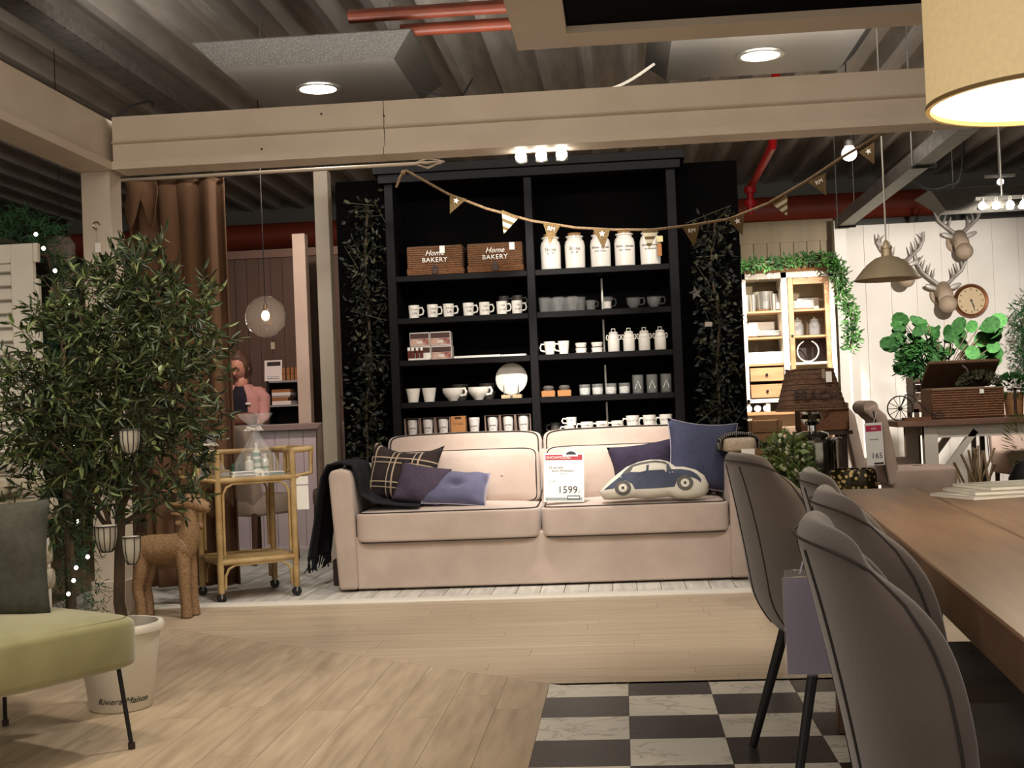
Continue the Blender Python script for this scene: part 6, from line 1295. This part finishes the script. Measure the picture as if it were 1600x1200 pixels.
# ================================================================== ANTLER WALL
m_antl = mat('aluminium_antler', '#a09a92', .45, metal=.2, col2='#8b847b', scale=8); m_plq = mat('beige_plaque', '#a08d78', .7, col2='#8d7a66', scale=9)
def stag(label, px, py, sc, Y=14.14, kind=0, ex=-.25):
    q = P(px, py, Y); t = thing('stag_head', label, 'wall ornament', (q.x, Y, q.z), group='stag heads'); t.scale = (sc,)*3; t.rotation_euler = (0, 0, 0)
    # origin: centre of the round muzzle
    mb = MB().ball((0, -.24, 0), (.085, .10, .085), 22, 16); mb.tube([(0, -.20, .02), (0, -.14, .11), (0, -.07, .17), (0, -.0, .14)], [.075, .075, .07, .08], 16); hd_ = mb.build('head', m_plq, t, smooth=True, ang=180)
    MB().lathe([(.0005, 0), (.11, 0), (.10, .02), (.0005, .02)], 24, (0, .018, .12), rot('X', PI/2), cap=False).build('plaque', m_plq, t, smooth=True)
    for s in (-1, 1):
        mb = MB().sq((0, 0, 0), (.13, .02, .05), .9, 18, 10); mb.xf(T(s*.115, -.08, .185) @ rot('Y', s*-.35)); mb.build('ear', m_antl, hd_, smooth=True); MB().ball((s*.06, -.16, .12), (.012, .01, .012), 8, 6).build('eye', m_cable, hd_, smooth=True)
        A = [(s*.045, -.07, .21), (s*.11, -.05, .27), (s*.19, -.06, .34), (s*.235, -.07, .43), (s*.245, -.07, .52)]; an = MB().tube(A, [.020, .018, .016, .013, .006], 10).build('antler', m_antl, t, smooth=True)
        for i_, (x, z, dx, dz) in enumerate(((.10, .26, -.02, .11), (.15, .30, -.03, .12), (.20, .35, -.03, .11), (.235, .43, -.05, .07))): MB().tube([(s*x, -.055, z), (s*(x+dx*.4), -.09, z+dz*.5), (s*(x+dx), -.10, z+dz)], [.013, .010, .004], 8).build('tine', m_antl, an, smooth=True)
    return t
stag('largest silver stag head, high on the white wall under the spotlights', 1497, 397, 1.05); stag('silver stag head half hidden behind the metal pendant lamp', 1409, 440, 1.0); stag('pale stag head hanging beside the wall clock', 1472, 478, 1.08)
q = P(1517, 470, 14.17); t = thing('wall_clock', 'round brass-rimmed wall clock beside the stag heads', 'clock', (q.x, 14.185, q.z)); Rc = 26*14.17/FPX; X90 = rot('X', PI/2)
MB().lathe([(.0005, 0), (Rc, 0), (Rc, .03), (Rc*.93, .055), (Rc*.80, .045), (Rc*.78, .03), (.0005, .03)], 40, (0, 0, 0), X90, cap=False).build('case', mat('copper_rim', '#7c4f33', .35, metal=.7), t, smooth=True); MB().lathe([(.0005, .032), (Rc*.78, .032)], 40, (0, 0, 0), X90, cap=False).build('dial', mat('cream_dial', '#b7a07c', .6), t)
for k in range(12): a_ = k*PI/6; MB().box(-.004, .004, -.0345, -.033, Rc*.60, Rc*.72, rot('Y', a_)).build('hour_mark', m_ink, t)
for a_, L in ((2.85, .62), (2.75, .42)): MB().box(-.004, .004, -.037, -.035, -.02, Rc*L, rot('Y', a_)).build('hand', m_ink, t)
MB().lathe([(.0005, .038), (.012, .038), (.012, .030)], 12, (0, 0, 0), X90, cap=False).build('hub', m_ink, t)
# industrial pendant
q = P(1387, 437, 9.4); k_ = 9.4/FPX; t = thing('industrial_pendant', 'brushed nickel factory pendant lamp with stepped shade', 'pendant lamp', (q.x, 9.4, q.z)); m_nick = mat('antique_nickel', '#c4b190', .36, metal=.45)
MB().lathe([(51*k_, 0), (49*k_, 2*k_), (35*k_, 19*k_), (33*k_, 20*k_), (30*k_, 24*k_), (18*k_, 33*k_), (8.5*k_, 36*k_), (7.5*k_, 36.5*k_), (7*k_, 36*k_), (17*k_, 32*k_), (29*k_, 23*k_), (34*k_, 18*k_), (48*k_, 1*k_), (51*k_, 0)], 48, cap=False).build('lamp_shade', m_nick, t, smooth=True, ang=35)
MB().lathe([(.0005, 34*k_), (8*k_, 36*k_), (8*k_, 47*k_), (9.5*k_, 48*k_), (8.5*k_, 52*k_), (5*k_, 53*k_), (4*k_, 58*k_), (2*k_, 60*k_), (.0005, 61*k_)], 20, cap=False).build('lamp_neck', m_nick, t, smooth=True, ang=35)
MB().tube([(0, 0, 60*k_), (0, 0, 3.82-q.z)], .006, 8).build('cord', MATS['white_cable'], t); MB().box(-.05, -.02, -.004, -.001, 46*k_, 58*k_).build('price_tag', PAPER, t)
# ================================================================== FAR DINING TABLE
Yf = 10.9; a = P(1402, 655, Yf); m_ftop = mat('reclaimed_top', '#5e4334', .5, col2='#7a5a48', scale=3, stretch=(.8, 8, 4)); m_wleg = mat('white_table_leg', '#c5bcae', .55)
zf = P(1440, 657, Yf).z; FT = thing('farm_table', 'farmhouse table with brown top and white trestle legs at the far right', 'table', (a.x, Yf, 0)); LW = 2.2
for k in range(4): MB().box(0, LW, .22*k+.001, .22*(k+1)-.001, zf-.05, zf).build('top_board', m_ftop, FT, bevel=.003)
fx = P(1446, 670, Yf).x-a.x
MB().box(fx, LW-.2, .06, .12, zf-.15, zf-.05).build('apron', m_wleg, FT); MB().box(fx, LW-.2, .76, .82, zf-.15, zf-.05).build('apron', m_wleg, FT)
for x in (fx, LW-.3):
    for y in (.05, .75): MB().box(x, x+.11, y, y+.09, .001, zf-.05).build('leg', m_wleg, FT, bevel=.004)
    MB().box(x+.02, x+.09, .14, .75, .12, .2).build('foot_rail', m_wleg, FT)
for y in (.07, .77):
    for sx in (0, 1):
        p0 = Vector((fx+.11 if not sx else LW-.3, y+.02, zf-.50)); p1 = Vector((fx+.42 if not sx else LW-.62, y+.02, zf-.10)); MB().bar(p0, p1, .06, .05).build('brace', m_wleg, FT)
m_blush = mat('blush_upholstery', '#b09a8b', .85, col2='#a48e7f', scale=5)
def parsons(label, loc, rz, sign=False):
    t = thing('upholstered_chair', label, 'chair', loc, rz, 'blush upholstered chairs'); MB().sq((.0, 0, .40), (.50, .50, .22), .22, 36, 16).build('seat', m_blush, t, smooth=True, ang=80)
    mb = MB().grid(lambda u, v: (-.22-.10*v-.05*math.sin(max(0, v-.85)/.15*PI/2)*1.2, -.24+.48*u, .38+.62*v-.02*(2*u-1)**2*v), 16, 20); o = mb.build('backrest', m_blush, t, smooth=True, ang=180); m = o.modifiers.new('s', 'SOLIDIFY'); m.thickness = .09; m.offset = 0; m = o.modifiers.new('b', 'BEVEL'); m.width = .02; m.segments = 2
    MB().tube([(-.375, -.22, .975), (-.385, .22, .975)], .055, 16).build('roll_top', m_blush, t, smooth=True); MB().tube([(-.28, -.242, .40), (-.335, -.242, .75), (-.365, -.242, .95)], .005, 6).build('seam', m_seam, t)
    for x in (-.2, .2):
        for y in (-.2, .2): MB().tube([(x, y, .32), (x*1.05, y*1.05, .001)], [.024, .016], 8).build('leg', m_cleg, t)
    return t
c_ = P(1378, 725, 10.2); pc = parsons('blush upholstered chair with price tag 165 at the far table', (c_.x+.28, 10.25, 0), .0); parsons('blush upholstered chair left of the priced one, seen from behind', (P(1345, 700, 11).x+.30, 11.5, 0), -.1)
parsons('blush upholstered chair on the far side of the farmhouse table', (a.x+1.42, 12.2, 0), -1.5); parsons('blush upholstered chair at the right edge on the far side', (a.x+2.05, 12.2, 0), -1.7)
t = thing('price_tag_sign', 'white price tag with red header reading 165 on the blush chair', 'sign', P(1369, 727, 9.985)); t.rotation_euler = (0, -.03, 0)
w_ = 27*9.85/FPX; h_ = 66*9.85/FPX; MB().box(-w_/2, w_/2, 0, .003, 0, h_).build('sign_board', PAPER, t); MB().box(-w_*.44, w_*.44, -.0012, 0, h_*.80, h_*.94).build('red_band', mat('pink_red', '#b0204a', .5), t); text('sale', .026, PAPER, t, T(-.0, -.0014, h_*.87) @ FACE, shear=.2); text('165', .058, m_ink, t, T(.012, -.001, h_*.22) @ FACE); MB().box(-w_*.25, w_*.25, -.001, 0, h_*.60, h_*.615).build('text_line', m_ink, t); MB().box(-w_*.1, w_*.44, -.001, 0, .006, .02).build('logo_bar', m_ink, t)
MB().tube([(0, .002, h_-.01), (.05, .03, h_+.10)], .002, 5).build('string', PAPER, t)
# wicker hamper on the far table
def HX(px, py, Y): return P(px, py, Y)
a1, b1 = P(1457, 650, 11.05), P(1568, 604, 11.05); hm = thing('wicker_hamper', 'open brown wicker hamper with dried greenery on the far table', 'basket', ((a1.x+b1.x)/2, 11.05, zf+.001)); w_ = b1.x-a1.x; h_ = b1.z-zf
MB().box(-w_/2, w_/2, 0, .02, 0, h_).build('front', m_wick, hm, bevel=.006); MB().box(-w_/2, -w_/2+.02, .02, .38, 0, h_).build('side', m_wick, hm, bevel=.006); MB().box(w_/2-.02, w_/2, .02, .38, 0, h_).build('side', m_wick, hm, bevel=.006); MB().box(-w_/2, w_/2, .38, .40, 0, h_).build('back', m_wick, hm, bevel=.006); MB().box(-w_/2+.01, w_/2-.01, .01, .39, 0, .02).build('bottom', m_wick, hm)
canes(hm, -w_/2+.006, w_/2-.006, -.001, .006, h_-.02, 11, .006)
MB().tube([(-w_/2, -.003, h_-.008), (w_/2, -.003, h_-.008)], .011, 8).build('rim', m_rope, hm, smooth=True)
mb = MB().box(-w_/2, w_/2, -.40, 0, 0, .03); mb.xf(T(0, .40, h_+.005) @ rot('X', -.55)); mb.build('lid', m_wickd, hm, bevel=.006)
MB().box(w_/2-.20, w_/2-.165, -.018, -.010, h_-.05, h_-.015).build('buckle_tag', PAPER, hm); MB().tube([(-.02, .05, h_+.19), (.01, .03, h_+.16), (.02, .02, h_+.12)], .012, 8).build('strap', m_leather, hm)
mb = MB(); r = random.Random(71)
for i in range(420): d = rdir(r); leaf_mesh(mb, Vector((w_*.24+d.x*.15, .16+d.y*.12, h_+.01+abs(d.z)*.11)), d+Vector((0, 0, .4)), rdir(r), .05, .014, .2)
mb.build('dried_greenery', mat('dried_green', '#3a3a26', .8, col2='#57543a', scale=8), hm, kind='stuff')
# toy tricycle with big wheel
q = P(1407, 650, 10.98); t = thing('wire_tricycle', 'dark wire tricycle ornament with large spoked wheel on the far table', 'ornament', (q.x, 10.98, zf+.001)); Rw = 19*10.98/FPX; m_iron = mat('rusty_iron', '#2c1d16', .7)
wh = MB().tube([(Rw*math.cos(2*PI*i/28), 0, Rw+Rw*math.sin(2*PI*i/28)) for i in range(28)], .006, 6, closed=True).build('wheel_rim', m_iron, t)
for k in range(12): MB().tube([(0, 0, Rw), (Rw*math.cos(k*PI/6), 0, Rw+Rw*math.sin(k*PI/6))], .003, 5).build('spoke', m_iron, wh)
MB().ball((0, 0, Rw), .02, 10, 8).build('hub', m_iron, t); MB().tube([(0, 0, Rw), (.05, 0, Rw*2.1), (.10, 0, Rw*2.0), (.22, 0, Rw*.7), (.30, 0, Rw*.3)], .006, 6).build('frame', m_iron, t)
for y in (-.07, .07): MB().tube([(.30+Rw*.3*math.cos(2*PI*i/18), y, Rw*.3+Rw*.3*math.sin(2*PI*i/18)) for i in range(18)], .005, 6, closed=True).build('rear_wheel', m_iron, t)
MB().tube([(.30, -.07, Rw*.3), (.30, .07, Rw*.3)], .004, 6).build('axle', m_iron, t); MB().box(.02, .24, -.06, .06, .0, .025).build('base_board', m_wick, t)
# pot plant with broad leaves behind the hamper
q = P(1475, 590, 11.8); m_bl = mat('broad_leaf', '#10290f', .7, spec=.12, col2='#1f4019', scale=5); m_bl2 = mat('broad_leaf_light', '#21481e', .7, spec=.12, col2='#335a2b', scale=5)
tbx = thing('plant_crate', 'rough wooden crate holding the broad-leaved plant', 'crate', (q.x, 11.8, 0)); zc1 = P(1475, 585, 11.8).z
for k in range(4): MB().box(-.27, .35, 0, .02, zc1-.30+.075*k, zc1-.30+.075*k+.066).build('slat', m_dwood, tbx); MB().box(-.27, .35, .28, .30, zc1-.30+.075*k, zc1-.30+.075*k+.066).build('slat', m_dwood, tbx)
for x in (-.27, .33): MB().box(x, x+.02, .02, .28, zc1-.30, zc1-.01).build('end_board', m_dwood, tbx)
for x in (-.25, .31):
    for y in (.0, .28): MB().box(x-.02, x+.02, y, y+.03, .001, zc1-.30).build('stand_leg', m_dwood, tbx)
MB().box(-.27, .35, .0, .30, zc1-.33, zc1-.30).build('stand_top', m_dwood, tbx)
PL = thing('broad_leaf_plant', 'green plant with large round leaves behind the wicker hamper', 'plant', (q.x+.03, 11.95, zc1-.295)); r = random.Random(61); bl_me = []
for k in range(3):
    mb = MB(); n = 10
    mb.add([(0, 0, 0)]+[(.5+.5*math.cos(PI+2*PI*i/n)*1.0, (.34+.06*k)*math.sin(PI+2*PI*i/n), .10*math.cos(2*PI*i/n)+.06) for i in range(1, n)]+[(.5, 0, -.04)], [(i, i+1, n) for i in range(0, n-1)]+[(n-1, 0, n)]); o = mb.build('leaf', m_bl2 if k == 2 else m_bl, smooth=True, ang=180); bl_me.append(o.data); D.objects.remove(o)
stm = MB()
for i in range(58):
    px = r.uniform(1405, 1550); py = r.uniform(505, 580); tip = P(px, py, 11.95+r.uniform(-.22, .12))-PL.location; d = (Vector((tip.x*1.2, r.uniform(-.5, .1), r.uniform(-.3, .5)))).normalized()
    stm.tube([(r.uniform(-.1, .1), 0, .2), tip*.55+Vector((0, 0, .12)), tip], .004, 5)
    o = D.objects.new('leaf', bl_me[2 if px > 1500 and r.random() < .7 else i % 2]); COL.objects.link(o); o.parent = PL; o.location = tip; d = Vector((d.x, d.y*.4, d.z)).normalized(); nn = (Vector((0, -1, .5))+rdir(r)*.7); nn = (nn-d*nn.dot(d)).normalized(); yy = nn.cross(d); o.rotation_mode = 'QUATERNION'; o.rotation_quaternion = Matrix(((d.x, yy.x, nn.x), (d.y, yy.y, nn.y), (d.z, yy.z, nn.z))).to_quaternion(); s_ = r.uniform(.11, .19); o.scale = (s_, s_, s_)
stm.build('stem', m_bark, PL); fe = MB()
for i in range(240): px = r.uniform(1400, 1470); py = r.uniform(530, 590); p = P(px, py, 11.7)-PL.location; leaf_mesh(fe, p, Vector((r.uniform(-1, .6), -.3, r.uniform(-.6, .5))), rdir(r), .075, .02, .2)
fe.build('fern_leaves', m_bl, PL, kind='stuff')
# fir branches at the right edge
t = garland('fir_garland', 'dark fir garland hanging at the right edge by the white wall', [(1606, 470), (1598, 510), (1602, 550), (1606, 575)], 13.6, .17, 900, .07, .012, m_fir, m_gg, 72)
q = P(1575, 640, 11.5); m_lt = MATS['broad_leaf_light']; t = thing('small_pot_plant', 'small bright green pot plant right of the hamper', 'plant', (P(1583, 600, 11.35).x, 11.35, zf+.001)); mb = MB(); r = random.Random(73)
for i in range(150): d = rdir(r); leaf_mesh(mb, Vector((d.x*.10, d.y*.10, .26+d.z*.07)), d+Vector((0, 0, .3)), rdir(r), .06, .022, .2)
mb.build('foliage', m_lt, t, kind='stuff'); MB().lathe([(.0005, 0), (.07, 0), (.085, .20), (.0005, .19)], 20, cap=False).build('pot', m_pine, t); 
q = P(1568, 648, 11.0); t = thing('iron_candlestick', 'small dark iron stand beside the hamper at the right edge', 'candlestick', (P(1587, 640, 11.0).x, 11.0, zf+.001)); MB().box(-.05, .05, -.03, .03, 0, .012).build('base', m_iron, t); MB().box(-.01, .01, -.01, .01, .012, .24).build('stem', m_iron, t); MB().box(-.06, .06, -.01, .01, .22, .236).build('crossbar', m_iron, t)
# basket of kindling below the far table and pine sprig at the edge
q = P(1540, 735, 10.4); t = thing('kindling_basket', 'basket with pale wood sticks below the far table', 'basket', (q.x, 10.7, .0)); MB().lathe([(.0005, .001), (.15, .001), (.19, .26), (.18, .26), (.14, .02), (.0005, .02)], 24, cap=False).build('basket', m_wickd, t, smooth=True)
r = random.Random(81)
for i in range(16): MB().tube([(r.uniform(-.1, .1), r.uniform(-.1, .1), .1), (r.uniform(-.25, .3), r.uniform(-.15, .15), r.uniform(.42, .62))], .010, 6).build('stick', mat('pale_stick', '#8a7355', .8), t)
q = P(1598, 690, 8.6); t = thing('pine_sprig', 'yellow-green pine sprig in a dark vase at the right picture edge', 'plant', (P(1606, 740, 8.6).x, 8.6, 0)); zq = P(1600, 690, 8.6).z; mb = MB(); r = random.Random(82)
for i in range(200): d = rdir(r); q = Vector((d.x*.10, d.y*.10, zq+d.z*.16)); leaf_mesh(mb, q, d+Vector((0, 0, .5)), rdir(r), .07, .006, 0)
mb.build('needles', mat('yellow_pine', '#5a5a20', .6, col2='#747436', scale=8), t, kind='stuff'); MB().lathe([(.0005, .001), (.10, .001), (.12, .5), (.07, zq-.12), (.0005, zq-.12)], 20, cap=False).build('vase', m_bleg, t, smooth=True); MB().tube([(0, 0, zq-.13), (0, 0, zq+.05)], .006, 6).build('stem', m_bark, t)
